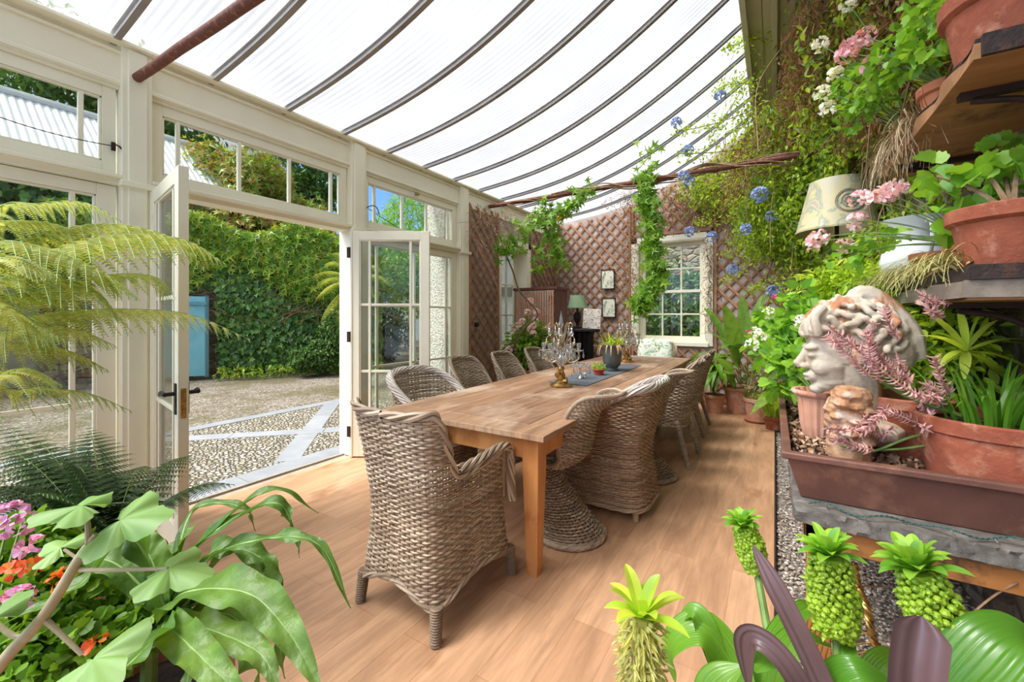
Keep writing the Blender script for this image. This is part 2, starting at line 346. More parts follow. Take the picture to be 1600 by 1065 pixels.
# left wall: posts, fascia, rails
Wl = MB()
POSTS = [(-.78, -.63), (.89, 1.04), (2.55, 2.72), (4.19, 4.36)]
for a, c in POSTS:
    Wl.box((XL-.17, a, 0), (XL+.02, c, 3.05))
    Wl.box((XL-.17, a+.028, 0), (XL+.032, c-.028, 3.02))
    Wl.box((XL, a-.012, 2.155), (XL+.055, c+.012, 2.19)); 
Wl.box((XL-.15, Y0, 2.79), (XL-.02, YB, 3.05)); Wl.box((XL-.03, Y0, 2.795), (XL-.005, YB, 2.82)); Wl.box((XL-.03, Y0, 2.985), (XL+.0, YB, 3.0))
Wl.box((XL-.15, Y0, 3.03), (XL+.06, YB, 3.052))
for a, c in ((-.63, .89), (1.04, 2.55), (2.72, 4.19)):
    Wl.box((XL-.15, a, 2.165), (XL-.01, c, 2.235)); Wl.box((XL-.1, a, 2.2), (XL+.03, c, 2.225)); Wl.box((XL-.15, a, 2.77), (XL-.03, c, 2.80))
Wl.box((XL-.15, -.63, -.05), (XL-.02, .89, .12)); Wl.box((XL-.15, 2.72, -.05), (XL-.02, 4.19, .12))
tag(Wl.build('wall_left', M['cream'], bevel=.004), kind='structure')
# the solid end of the left wall with a deep window opening
M['plaster'] = mat('pinkish_render', (182, 168, 160), (162, 147, 138), 6, .9, bmp=.4, bscale=30, stain=(200, 188, 180), stscale=5)
W2 = MB()
for z0, z1, y0, y1 in ((0, 2.8, 4.36, 5.13), (0, 2.8, 5.97, YB), (0, .85, 5.13, 5.97), (2.46, 2.8, 5.13, 5.97)):
    W2.box((XL-.30, y0, z0), (XL-.02, y1, z1))
tag(W2.build('wall_left_end', M['plaster'], smooth=False), kind='structure')
# back wall around its window
W3 = MB(); WX0, WX1, WZ0, WZ1 = -1.96, -.88, .90, 2.56
def poly_wall(mb, x0, x1, z0, z1f, y0, y1, k=24):
    xx = np.linspace(x0, x1, k)
    for a, c in zip(xx[:-1], xx[1:]):
        v = [(a, y0, z0), (c, y0, z0), (c, y0, z1f(c)), (a, y0, z1f(a)), (a, y1, z0), (c, y1, z0), (c, y1, z1f(c)), (a, y1, z1f(a))]
        mb.add(v, [[0, 1, 2, 3], [7, 6, 5, 4], [0, 4, 5, 1], [3, 2, 6, 7]])
rz2 = lambda x: roofz(x)
poly_wall(W3, XL, WX0, 0, rz2, YB, YB+.3); poly_wall(W3, WX1, XR, 0, rz2, YB, YB+.3); poly_wall(W3, WX0, WX1, 0, lambda x: WZ0, YB, YB+.3, 2); poly_wall(W3, WX0, WX1, WZ1, rz2, YB, YB+.3)
W3.add([(WX0, YB, WZ0), (WX0, YB+.3, WZ0), (WX0, YB+.3, WZ1), (WX0, YB, WZ1)], [[0, 1, 2, 3]]); W3.add([(WX1, YB, WZ0), (WX1, YB+.3, WZ0), (WX1, YB+.3, WZ1), (WX1, YB, WZ1)], [[3, 2, 1, 0]])
tag(W3.build('wall_back', M['plaster'], smooth=False), kind='structure')
# right stone wall: lumpy stones
m, n, b, o = base_mat('rubble_stone')
t = nd(n, 'ShaderNodeTexCoord'); mp = nd(n, 'ShaderNodeMapping'); mp.inputs['Scale'].default_value = (1, 1, 1.7); ln(n, t.outputs['Object'], mp.inputs[0])
vo = nd(n, 'ShaderNodeTexVoronoi'); vo.inputs['Scale'].default_value = 3.6; ln(n, mp.outputs[0], vo.inputs['Vector'])
ve = nd(n, 'ShaderNodeTexVoronoi'); ve.feature = 'DISTANCE_TO_EDGE'; ve.inputs['Scale'].default_value = 3.6; ln(n, mp.outputs[0], ve.inputs['Vector'])
sc_ = nd(n, 'ShaderNodeSeparateColor'); ln(n, vo.outputs['Color'], sc_.inputs[0])
sc1 = ramp(n, sc_.outputs[0], [(.1, lin((150, 138, 120))), (.4, lin((128, 112, 96))), (.7, lin((172, 158, 136))), (.95, lin((138, 106, 80)))])
sc1 = mixc(n, 1, sc1, ramp(n, noise(n, 14, detail=8, rough=.7), [(.3, (.6, .58, .55)), (.7, (1.15, 1.12, 1.08))]), 'MULTIPLY')
ln(n, mixc(n, ramp(n, ve.outputs[0], [(.02, (1, 1, 1)), (.07, (0, 0, 0))]), sc1, lin((118, 108, 94))), b.inputs['Base Color']); b.inputs['Roughness'].default_value = .9
hh = math_(n, 'ADD', math_(n, 'MULTIPLY', ramp(n, ve.outputs[0], [(0, (0, 0, 0)), (.15, (1, 1, 1))]), 1.0), math_(n, 'MULTIPLY', noise(n, 22, detail=8), .8))
bump(n, b, hh, .9, .035); M['stone'] = m
W4 = MB(); yy = np.linspace(-1.2, YB+.2, 130); zz = np.linspace(-.1, 4.3, 80); Y, Z = np.meshgrid(yy, zz, indexing='ij')
cells = np.stack([R.uniform(-1.2, 7.3, 420), R.uniform(-.1, 4.3, 420)], 1)
dd = np.sqrt(((Y[..., None]-cells[:, 0])**2)+((Z[..., None]-cells[:, 1])*1.5)**2); dd.sort(axis=-1); e = np.clip((dd[..., 1]-dd[..., 0])/.12, 0, 1)
W4.grid(np.stack([XR-.035*e**.6+R.normal(0, .003, Y.shape), Y, Z], -1)); W4.box((XR+.02, -1.2, -.1), (XR+.3, YB+.3, 4.3))
tag(W4.build('wall_right', M['stone'], sharp=False), kind='structure')
# boarded soffit between the roof and the stone wall
W5 = MB(); x = -.24
W5.box((-.27, -1, 4.10), (-.22, YB, 4.30)); W5.box((-.25, -1, 4.245), (XR, YB, 4.30))
while x < XR: W5.box((x, -1, 4.215), (x+.135, YB, 4.24)); x += .14
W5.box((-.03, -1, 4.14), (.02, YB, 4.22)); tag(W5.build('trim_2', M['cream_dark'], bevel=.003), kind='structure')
# curved translucent roof
m, n, b, o = base_mat('ribbed_translucent_sheet'); n.nodes.remove(b)
t = nd(n, 'ShaderNodeTexCoord'); wv = nd(n, 'ShaderNodeTexWave'); wv.bands_direction = 'Y'; wv.inputs['Scale'].default_value = 6.4; ln(n, t.outputs['Object'], wv.inputs['Vector'])
nn = noise(n, 2.2, (.35, 5, 1), 5); dirt = noise(n, 1.2, (1, 1, 1), 6)
k = math_(n, 'ADD', math_(n, 'MULTIPLY', wv.outputs['Fac'], .32), math_(n, 'MULTIPLY', nn, .5))
col = ramp(n, k, [(.16, (.89, .91, .945)), (.55, (.98, .983, .987))])
tr = nd(n, 'ShaderNodeBsdfTransparent'); ln(n, col, tr.inputs[0]); tl = nd(n, 'ShaderNodeBsdfTranslucent'); ln(n, col, tl.inputs[0]); gl = nd(n, 'ShaderNodeBsdfDiffuse'); gl.inputs[0].default_value = (.9, .92, .94, 1)
x1 = nd(n, 'ShaderNodeMixShader'); ln(n, ramp(n, math_(n, 'ADD', math_(n, 'MULTIPLY', wv.outputs['Fac'], .3), dirt), [(.3, (.10, .10, .10)), (.8, (.24, .24, .24))]), x1.inputs[0]); ln(n, tr.outputs[0], x1.inputs[1]); ln(n, tl.outputs[0], x1.inputs[2])
x2 = nd(n, 'ShaderNodeMixShader'); x2.inputs[0].default_value = .05; ln(n, x1.outputs[0], x2.inputs[1]); ln(n, gl.outputs[0], x2.inputs[2]); ln(n, x2.outputs[0], o.inputs[0])
RF = MB(); yy = np.array([-1.0, YB+.35])
RF.grid(np.stack([np.repeat(xs[:, None], 2, 1), np.repeat(yy[None], len(xs), 0), np.repeat(zs[:, None]+.035, 2, 1)], -1))
roof = RF.build('ceiling', m); tag(roof, kind='structure')
M['rafter'] = mat('grey_glazing_bar', (150, 146, 140), (134, 128, 122), 6, .5); M['rafterpale'] = mat('pale_glazing_bar_edge', (206, 208, 210), (190, 192, 196), 6, .5)
for k in range(-2, 13):
    y = .858+.5285*(k-1)
    if y > 7.2: continue
    r = MB()
    for w, z0, z1, mi in ((.017, -.022, .012, 0), (.030, .010, .032, 1)):
        V = []
        for xx, z in zip(xs, zs): V.append([(xx, y-w, z+z0), (xx, y+w, z+z0), (xx, y+w, z+z1), (xx, y-w, z+z1)])
        r.grid(np.array(V), closed=True, mi=mi)
    r.build('glazing_bar', [M['rafter'], M['rafterpale']], roof)
# ---------------------------------------------------------------- windows of the left wall
def muntins(mb, g, A, Z, w=.024, t=.03):
    """bars along the inner edges of a grid; g maps (a, z, depth) to a box corner"""
    for a in A[1:-1]: mb.box(g(a-w/2, Z[0], -t/2), g(a+w/2, Z[-1], t/2))
    for z in Z[1:-1]: mb.box(g(A[0], z-w/2, -t/2*.8), g(A[-1], z+w/2, t/2*.8))
def sash(mb, g, a0, a1, z0, z1, A, Z, t=.045):
    mb.box(g(a0, z0, -t/2), g(A[0], z1, t/2)); mb.box(g(A[-1], z0, -t/2), g(a1, z1, t/2))
    mb.box(g(A[0], z0, -t/2), g(A[-1], Z[0], t/2)); mb.box(g(A[0], Z[-1], -t/2), g(A[-1], z1, t/2))
    for q in ((A[0], A[0]+.012, Z[0], Z[-1]), (A[-1]-.012, A[-1], Z[0], Z[-1]), (A[0], A[-1], Z[0], Z[0]+.012), (A[0], A[-1], Z[-1]-.012, Z[-1])):
        mb.box(g(q[0], q[2], -t/2+.008), g(q[1], q[3], t/2-.008))
    muntins(mb, g, A, Z)
def lw(x): return lambda a, z, d: (x+d, a, z)
def window(num, g, a0, a1, z0, z1, A, Z, extra=None):
    w = thing('window_%d' % num, None, None, (0, 0, 0)); w['kind'] = 'structure'
    f = MB(); sash(f, g, a0, a1, z0, z1, A, Z); f.build('window_frame', M['cream'], w, bevel=.003)
    p = MB(); p.box(g(A[0], Z[0], -.002), g(A[-1], Z[-1], .002)); p.build('window_pane', M['glass'], w, smooth=False); return w
num = 0
for a, c in ((-.63, .89), (1.04, 2.55), (2.72, 4.19)):
    num += 1; tr_ = window(num, lw(XL-.07), a+.01, c-.01, 2.24, 2.77, [a+.075, a+.165, a+.54, (a+c)/2+.17, c-.165, c-.075][:1]+[a+.165, a+.165+(c-a-.33)/3, a+.165+(c-a-.33)*2/3, c-.165, c-.075], [2.305, 2.70])
    if a > 2:
        f = MB(); f.tube([(XL-.045, 3.45, 2.735), (XL-.02, 3.45, 2.75), (XL-.0, 3.47, 2.735)], .008); f.tube([(XL-.02, 3.42, 2.75), (XL-.005, 3.45, 2.72), (XL-.02, 3.49, 2.75)], .006); f.build('window_catch', M['brass'], tr_)
        f = MB(); f.tube(bez((XL-.03, 2.74, 2.42), (XL+.10, 2.78, 2.50), (XL-.01, 2.90, 2.40)), .005); f.build('window_stay', M['rust'], tr_)
    if a < 0:
        f = MB(); f.box((XL-.045, .855, 2.38), (XL-.03, .875, 2.43)); f.tube([(XL-.03, .865, 2.42), (XL+.01, .88, 2.40), (XL+.015, .93, 2.345)], .005); f.build('window_catch', M['rustdark'], tr_)
ROW = [.2, .82, 1.455, 2.09]
for a, c in ((-.63, .89), (2.72, 4.19)):
    num += 1; mid = (a+c)/2
    window(num, lw(XL-.07), a+.01, c-.01, .12, 2.16, [a+.10, a+.20, mid, c-.20, c-.10], ROW)
    f = MB(); f.box((XL-.15, a, .12), (XL-.03, a+.05, 2.165)); f.box((XL-.15, c-.05, .12), (XL-.03, c, 2.165))
# end window of the left wall, in its deep opening
num += 1; w = window(num, lw(XL-.24), 5.17, 5.93, .89, 2.42, [5.22, 5.42, 5.66, 5.88], [.94, 1.36, 1.85, 2.37])
f = MB()
for q in (((XL-.29, 5.13, .85), (XL+.0, 5.17, 2.46)), ((XL-.29, 5.93, .85), (XL+.0, 5.97, 2.46)), ((XL-.29, 5.13, 2.42), (XL, 5.97, 2.46)), ((XL-.29, 5.13, .85), (XL+.03, 5.97, .89)),
          ((XL-.02, 5.06, .80), (XL+.012, 5.15, 2.53)), ((XL-.02, 5.95, .80), (XL+.012, 6.04, 2.53)), ((XL-.02, 5.06, 2.44), (XL+.012, 6.04, 2.53))): f.box(*q)
f.build('window_casing', M['cream'], w, bevel=.003)
# back wall window
num += 1; g = lambda a, z, d: (a, YB+.10-d, z)
w = window(num, g, -1.94, -.90, .93, 2.54, [-1.85, -1.565, -1.275, -.99], [1.01, 1.375, 1.74, 2.11, 2.48])
f = MB()
for q in (((-1.96, YB-.02, .9), (-1.93, YB+.15, 2.56)), ((-.91, YB-.02, .9), (-.88, YB+.15, 2.56)), ((-1.96, YB-.02, 2.53), (-.88, YB+.15, 2.56)), ((-1.98, YB-.05, .87), (-.86, YB+.15, .93)),
          ((-2.05, YB-.03, .88), (-1.95, YB, 2.64)), ((-.89, YB-.03, .88), (-.80, YB, 2.64)), ((-2.05, YB-.03, 2.55), (-.80, YB, 2.64)), ((-1.85, YB+.06, 1.72), (-.99, YB+.14, 1.765))): f.box(*q)
f.build('window_casing', M['cream'], w, bevel=.003)
# ---------------------------------------------------------------- the two glazed door leaves
def leaf(num, hinge, free, swing):
    h = np.array(hinge+(0.,)); d = np.array(free+(0.,))-h; rz = math.atan2(d[1], d[0]); Wd = .75
    root = thing('door_%d' % num, None, None, hinge+(0.,), rz=rz); root['kind'] = 'structure'
    g = lambda a, z, dd: (a, dd, z)
    f = MB(); sash(f, g, .005, Wd, .012, 2.155, [.085, .18, .57, .665], [.2, .82, 1.455, 2.07], t=.048); f.box((.0, -.03, .012), (.02, .03, 2.155)); f.build('door_frame', M['cream'], root, loc='local', bevel=.003)
    p = MB(); p.box((.085, -.002, .2), (.665, .002, 2.07)); p.build('door_pane', M['glass'], root, smooth=False, loc='local')
    for z in (.25, 1.15, 1.95): q = MB(); q.box((-.03, swing*.018, z-.05), (.006, swing*.03, z+.05)); q.tube([(-.004, swing*.03, z-.05), (-.004, swing*.03, z+.05)], .008); q.build('hinge', M['rustdark'], root, loc='local')
    return root
d1 = leaf(1, (-3.425, 1.055), (-2.75, .955), 1)
h = MB()
for s in (-1, 1):
    h.box((.69, s*.024, .82), (.725, s*.031, .985)); h.tube([(.707, s*.03, .93), (.707, s*.075, .93)], .011); h.tube([(.715, s*.072, .93), (.66, s*.08, .935), (.60, s*.074, .915)], [.011, .012, .009])
h.build('door_handle', M['black'], d1, loc='local')
h = MB(); h.box((.7495, -.012, .80), (.753, .012, .96)); h.build('lock_plate', M['brass'], d1, loc='local')
d2 = leaf(2, (-3.425, 2.54), (-2.82, 2.93), -1)
h = MB(); h.box((.69, .024, .84), (.72, .03, .98)); h.tube([(.705, .03, .93), (.705, .07, .93), (.62, .075, .925)], .009); h.build('door_handle', M['black'], d2, loc='local')
h = MB(); h.tube([(-2.98, 2.14, .004), (-2.93, 2.14, .004)], .006)
# ---------------------------------------------------------------- trellis
M['lath'] = mat('brown_trellis_lath', (178, 130, 98), (150, 106, 78), 9, .8, stretch=(1, 1, 1), island=.28, bmp=.2)
def trellis(label, fn, nrm, a0, a1, b0, b1f, hole=None, sp=.135, ang=47, group=None):
    """fn maps (a, b, out) of the wall to the place"""
    t = thing('trellis_panel', label, 'trellis', fn(a0, b0, 0)); mbs = []
    bm = max(b1f(a0), b1f(a1), b1f((a0+a1)/2))
    for lay, th in ((0, math.radians(ang)), (1, math.radians(180-ang))):
        mb = MB(); d = np.array([math.cos(th), math.sin(th)]); q = np.array([-d[1], d[0]]); cx = np.array([(a0+a1)/2, (b0+bm)/2]); L = math.hypot(a1-a0, bm-b0)
        for k in np.arange(-L/2, L/2, sp):
            c = cx+q*(k+R.normal(0, .004)); s = np.linspace(-L/2, L/2, 260); pa, pb = c[0]+d[0]*s, c[1]+d[1]*s
            ok = (pa > a0) & (pa < a1) & (pb > b0) & (pb < np.array([b1f(v) for v in pa]))
            if hole: ok &= ~((pa > hole[0]) & (pa < hole[1]) & (pb > hole[2]) & (pb < hole[3]))
            for i, j in runs(ok):
                if j-i < 2: continue
                o = .012+.012*lay
                mb.bar(fn(pa[i], pb[i], o), fn(pa[j], pb[j], o+R.normal(0, .002)), .031, .009, up=nrm)
        mb.build('lath_layer', M['lath'], t, smooth=False)
    f = MB(); 
    for a in (a0+.015, a1-.015): f.bar(fn(a, b0, .03), fn(a, b1f(a)-.02, .03), .035, .014, up=nrm)
    f.bar(fn(a0, b0+.015, .03), fn(a1, b0+.015, .03), .035, .014, up=nrm)
    f.build('trellis_frame', M['lath'], t, smooth=False); return t
fl = lambda a, b, o: (XL-.02+o, a, b); fb = lambda a, b, o: (a, YB-o, b)
trellis('narrow brown trellis on the left wall between the glazed bays and the window', fl, (1, 0, 0), 4.38, 5.08, .05, lambda a: 2.86+.0*a, sp=.125)
trellis('narrow brown trellis strip in the far left corner behind the cabinet', fl, (1, 0, 0), 6.03, 7.0, .05, lambda a: 2.78, sp=.125)
trellis('wide brown trellis on the back wall left of the window', fb, (0, -1, 0), XL+.03, -2.06, .05, lambda a: roofz(a)-.05)
trellis('brown trellis on the back wall right of the window', fb, (0, -1, 0), -.78, XR-.03, .05, lambda a: roofz(a)-.05)
trellis('short brown trellis panel above the back window', fb, (0, -1, 0), -2.04, -.8, 2.66, lambda a: roofz(a)-.05)
trellis('low brown trellis panel under the back window', fb, (0, -1, 0), -2.04, -.8, .05, lambda a: .86)
# pipes
mb = MB(); a = np.array([XL+.0, .962, 2.86]); c = np.array([XR, .962, 2.62]); mb.tube(np.linspace(a, c, 20)+R.normal(0, .001, (20, 3)), .0275, 16)
tag(mb.build('rusty_pipe', M['rust'], loc=tuple(a)), 'rusty iron pipe crossing under the near end of the roof above the doors', 'pipe')
mb = MB(); a = np.array([XL+.0, 4.86, 2.91]); c = np.array([XR, 4.86, 2.89]); mb.tube(np.linspace(a, c, 30)+R.normal(0, .002, (30, 3)), .028, 12)
tag(mb.build('rusty_pipe', M['rust'], loc=tuple(a)), 'rusty iron pipe with dry vines wound round it at the far end', 'pipe')
mb = MB()
for k in range(7):
    s = np.linspace(R.uniform(0, .3), R.uniform(.6, 1), 60); p = a+(c-a)*s[:, None]; th = s*R.uniform(8, 22)+R.uniform(0, 6); rr = .034+.012*np.sin(s*17+k)**2+(.02 if k > 3 else 0)*np.clip(s*2-.4, 0, 1)
    p = p+np.stack([0*s, rr*np.cos(th), rr*np.sin(th)+.01*np.sin(s*50)], 1); mb.tube(p, .005+.003*(k > 3), 5)
tag(mb.build('dry_vine_stems', M['twig'], loc=tuple(a)), 'dry brown vine stems wound along the far pipe', 'vine', kind='stuff')

# ================================================================ OUTSIDE
m, n, b, o = base_mat('gravel_and_moss')
vo = nd(n, 'ShaderNodeTexVoronoi'); vo.inputs['Scale'].default_value = 38; t = nd(n, 'ShaderNodeTexCoord'); ln(n, t.outputs['Object'], vo.inputs['Vector']); s_ = nd(n, 'ShaderNodeSeparateColor'); ln(n, vo.outputs['Color'], s_.inputs[0])
gc = ramp(n, s_.outputs[0], [(0, lin((86, 76, 66))), (.35, lin((122, 112, 98))), (.7, lin((168, 160, 148))), (1, lin((98, 90, 80)))])
msk = ramp(n, noise(n, .9, detail=7, rough=.7), [(.46, (0, 0, 0)), (.58, (1, 1, 1))]); msk2 = ramp(n, noise(n, 1.7, (1, 1, 1), 6, .7, dist=1), [(.55, (0, 0, 0)), (.7, (1, 1, 1))])
gc = mixc(n, msk, gc, mixc(n, .65, gc, lin((84, 80, 34)))); gc = mixc(n, msk2, gc, mixc(n, .7, gc, lin((96, 66, 46))))
ln(n, gc, b.inputs['Base Color']); b.inputs['Roughness'].default_value = .95; bump(n, b, vo.outputs['Distance'], .8, .02)
g = MB(); g.box((-40, -25, -.2), (XL-.15, 40, -.075)); tag(g.build('courtyard_ground', m, smooth=False), kind='structure')
m, n, b, o = base_mat('set_pebbles')
t = nd(n, 'ShaderNodeTexCoord'); mp = nd(n, 'ShaderNodeMapping'); ln(n, t.outputs['Object'], mp.inputs[0]); mp.inputs['Scale'].default_value = (1, 1.35, 1); mp.inputs['Rotation'].default_value = (0, 0, .5)
vo = nd(n, 'ShaderNodeTexVoronoi'); vo.inputs['Scale'].default_value = 19; ln(n, mp.outputs[0], vo.inputs['Vector']); ve = nd(n, 'ShaderNodeTexVoronoi'); ve.feature = 'DISTANCE_TO_EDGE'; ve.inputs['Scale'].default_value = 19; ln(n, mp.outputs[0], ve.inputs['Vector'])
s_ = nd(n, 'ShaderNodeSeparateColor'); ln(n, vo.outputs['Color'], s_.inputs[0])
pc = ramp(n, s_.outputs[0], [(0, lin((160, 146, 122))), (.3, lin((200, 188, 164))), (.6, lin((182, 178, 170))), (.8, lin((216, 206, 188))), (1, lin((128, 118, 104)))])
ln(n, mixc(n, ramp(n, ve.outputs[0], [(.03, (1, 1, 1)), (.13, (0, 0, 0))]), pc, lin((70, 66, 48))), b.inputs['Base Color']); b.inputs['Roughness'].default_value = .75
bump(n, b, ramp(n, ve.outputs[0], [(0, (0, 0, 0)), (.3, (1, 1, 1))], 'EASE'), 1.0, .03)
g = MB(); g.box((-6.1, -6, -.076), (XL-.16, 4.6, -.035)); tag(g.build('pebble_paving', m, smooth=False), kind='structure')
g = MB()
def band(a, c, w=.22, z=-.03): g.bar((a[0], a[1], z-.02), (c[0], c[1], z-.02+R.uniform(0, .002)), w, .04)
def flags(a, c, L=.9, w=.22):
    a, c = np.array(a, float), np.array(c, float); d = c-a; k = max(1, int(np.hypot(*d)/L))
    for i in range(k): band(a+d*(i+.004)/k, a+d*(i+.996)/k, w)
flags((-6.02, -6), (-6.02, 4.6), w=.2); flags((-3.78, -3), (-3.78, 4.6), w=.28)
for s0 in (-4.5, -1.75, 1.0): pass
flags((-3.9, 3.75), (-6.0, 1.6)); flags((-3.92, 2.19), (-6.0, 4.12)); flags((-3.9, .0), (-6., -2.1)); flags((-3.9, -.2), (-6., 1.85))
tag(g.build('slate_bands', mat('blue_grey_slate', (152, 156, 162), (136, 140, 146), 4, .6, bmp=.2, bscale=30, island=.08), smooth=False), kind='structure')
# ivy covered boundary wall
A = np.array([-12.6, 2.0]); B = np.array([-9.0, 7.6]); dv = B-A; Lw = np.hypot(*dv); dv /= Lw; nv = np.array([dv[1], -dv[0]])
if nv[0] < 0: nv = -nv
def wp(s, z, o=0): q = A+dv*s+nv*o; return np.array([q[0], q[1], z])
g = MB(); ss = np.linspace(0, Lw, 40); 
for a, c in zip(ss[:-1], ss[1:]):
    v = [wp(a, -.1), wp(c, -.1), wp(c, 3.35), wp(a, 3.35), wp(a, -.1, -.4), wp(c, -.1, -.4), wp(c, 3.35, -.4), wp(a, 3.35, -.4)]; g.add(v, [[0, 1, 2, 3], [3, 2, 6, 7], [7, 6, 5, 4]])
tag(g.build('courtyard_wall', M['stone'], smooth=False), kind='structure')
def leafwall(mb, nleaf, size, T_, s0, s1, z0, z1, thick, hole=None, densf=None):
    s = R.uniform(s0, s1, nleaf); z = R.uniform(z0, z1, nleaf)**1.0
    bul = .10+.16*(np.sin(s*1.9+1)*np.cos(z*1.7+s)+1)/2+thick*R.uniform(0, 1, nleaf)**.5
    ok = np.ones(nleaf, bool)
    if densf is not None: ok &= densf(s, z)
    s, z, bul = s[ok], z[ok], bul[ok]; p = np.array([wp(a, c, d) for a, c, d in zip(s, z, bul)])
    k = len(p); nr = unit(np.array([nv[0], nv[1], .35])+R.normal(0, .42, (k, 3))); tip = unit(np.array([0, 0, -1.])+R.normal(0, .45, (k, 3)))
    mb.scatter(T_, p, tip, nr, R.uniform(.7, 1.3, k)*size)
q = MB(); leafwall(q, 8000, .125, L_IVY, .2, Lw, .15, 3.1, .1, densf=lambda s, z: (z < 2.6+.3*np.sin(s*2)) & ~((s < 3.05) & (z < 1.95)))
tag(q.build('ivy_leaves', M['ivy'], loc=(*A, 0)), 'dark green ivy covering the lower part of the courtyard wall', 'ivy', kind='stuff')
q = MB(); leafwall(q, 6500, .16, L_HAND, .3, Lw, 1.7, 3.75, .22, densf=lambda s, z: (z > 2.15+.35*np.sin(s*2.1+.6)+R.normal(0, .12, s.shape)) & (z < 3.5+.2*np.sin(s*3)))
tag(q.build('creeper_leaves', M['creeper'], loc=(*A, 0)), 'bright green creeper along the top of the courtyard wall', 'creeper', kind='stuff')
q = MB()
for k in range(40):
    s0 = R.uniform(1, Lw); p = np.array([wp(s0+R.normal(0, .12)*i, 3.3-i*.35, .3+R.normal(0, .03)) for i in range(7)]); q.tube(p, .008, 4, cap=False)
q.build('hanging_stems', M['twig'], None, loc=(*A, 0)); o = bpy.context.scene.objects['hanging_stems']; tag(o, 'bare creeper stems hanging down the ivy', 'creeper', kind='stuff')
q = MB(); k = 5500; p = np.stack([-12.62+R.uniform(.02, .3, k)+.15*np.sin(R.uniform(0, 6, k)), R.uniform(-3, 3.6, k), R.uniform(1.6, 4.5, k)], 1); p = p[p[:, 2] > 2.2+.5*np.sin(p[:, 1]*2)]; k = len(p)
q.scatter(L_IVY, p, unit(np.array([0, 0, -1.])+R.normal(0, .45, (k, 3))), unit(np.array([1., 0, .35])+R.normal(0, .42, (k, 3))), R.uniform(.1, .2, k)); tag(q.build('ivy_leaves', M['ivy'], loc=(-12.6, 0, 2)), 'ivy hanging over the shed wall under its roof', 'ivy', kind='stuff')
# low scrub along the wall foot
q = MB(); k = 900; s = R.uniform(3.1, Lw, k); p = np.array([wp(a, -.05, .3+R.uniform(0, .6)) for a in s]); p[:, 2] += R.uniform(0, .22, k)
q.scatter(L_OVAL, p, rdir(k, .6), rdir(k, 1.5), R.uniform(.06, .13, k)); tag(q.build('weeds', M['creeper'], loc=(*A, 0)), 'low weeds at the foot of the ivy wall', 'weeds', kind='stuff')
# blue doors beside the wall
bd = thing('blue_metal_door', 'pale blue metal door at the left end of the ivy wall', 'door', tuple(wp(2.3, -.07, .35)))
g = MB(); g.bar(wp(1.75, .9, .44), wp(2.88, .9, .46), .05, 1.75, up=(0, 0, 1)); g.build('door_panel', mat('pale_blue_paint', (120, 186, 198), (104, 168, 184), 3, .5, stain=(140, 176, 178), stscale=8), bd, smooth=False)
g = MB(); g.bar(wp(1.73, 1.62, .46), wp(2.90, 1.62, .48), .08, .07); g.bar(wp(2.88, .0, .46), wp(2.88, 1.78, .46), .07, .07, up=(1, 0, 0)); g.build('door_rim', mat('blue_rim', (96, 150, 166), None), bd, smooth=False)
g = MB(); g.bar(wp(.9, 0, .3), wp(1.6, 2.2, .3), .02, .02); g = MB(); g.box((-.4, -.15, 0), (.4, .15, 1.1)); 
gp = MB(); gp.bar(wp(.5, .8, .05), wp(1.5, .8, .05), .1, 1.0); 
# shed with a corrugated roof
sh = thing('corrugated_shed', 'shed with white corrugated metal roof beyond the glazed wall', 'building', (-13.4, 1.5, 0))
V = []; ys = np.arange(-5, 5.6, .026)
for y in ys: z = .018*math.sin(y*2*math.pi/.13); V.append([(-12.45, y, 4.68+z), (-13.3, y, 5.45+z), (-14.2, y, 6.22+z)])
g = MB(); g.grid(np.array(V)); g.build('corrugated_roof', mat('pale_corrugated_metal', (226, 230, 232), (208, 212, 216), 2, .4, .1), sh)
g = MB(); g.tube([(-14.2, -5, 6.26), (-14.2, 5.6, 6.26)], .09, 8); g.build('ridge_cap', mat('ridge_metal', (214, 218, 220), None), sh)
g = MB(); g.box((-16.0, -4.9, -.1), (-12.7, 5.4, 4.6)); g.build('shed_wall', mat('weathered_render', (176, 168, 150), (150, 142, 126), 3, .9), sh, smooth=False)
g = MB(); g.tube([(-12.4, -5, 4.62), (-12.4, 5.5, 4.62)], .06, 8); g.build('gutter', M['black'], sh)
# trees and tall ivy beyond
def crown(mb, blobs, nl, size, T_=L_OVAL, up=.4):
    for (c, r, k) in blobs:
        kk = int(nl*k); d = rdir(kk); rad = np.array(r)*(R.uniform(.72, 1.04, kk)[:, None]); lump = 1+.16*np.sin(d[:, :1]*7+c[0])*np.cos(d[:, 1:2]*6+c[1])+.08*np.sin(d[:, 2:]*11)
        p = np.array(c)+d*rad*lump; nr = unit(d+np.array([0, 0, up])+R.normal(0, .45, (kk, 3))); tip = unit(np.array([0, 0, -.5])+R.normal(0, .8, (kk, 3)))
        mb.scatter(T_, p, tip, nr, R.uniform(.6, 1.3, kk)*size)
def tree(name, label, cat, base, blobs, nl, size, m, T_=L_OVAL, trunk=.12):
    t = thing(name, label, cat, base); q = MB(); crown(q, blobs, nl, size, T_); q.build('foliage', m, t)
    q = MB(); top = np.array(blobs[0][0]); q.tube(bez(base, (np.array(base)+top)/2+[.2, 0, 0], top), np.linspace(trunk, trunk*.4, 14), 7)
    for (c, r, k) in blobs[1:5]: q.tube(bez((np.array(base)*.4+top*.6), (top+np.array(c))/2, c, 8), np.linspace(trunk*.5, .02, 8), 5)
    q.build('trunk', M['bark'], t); return t
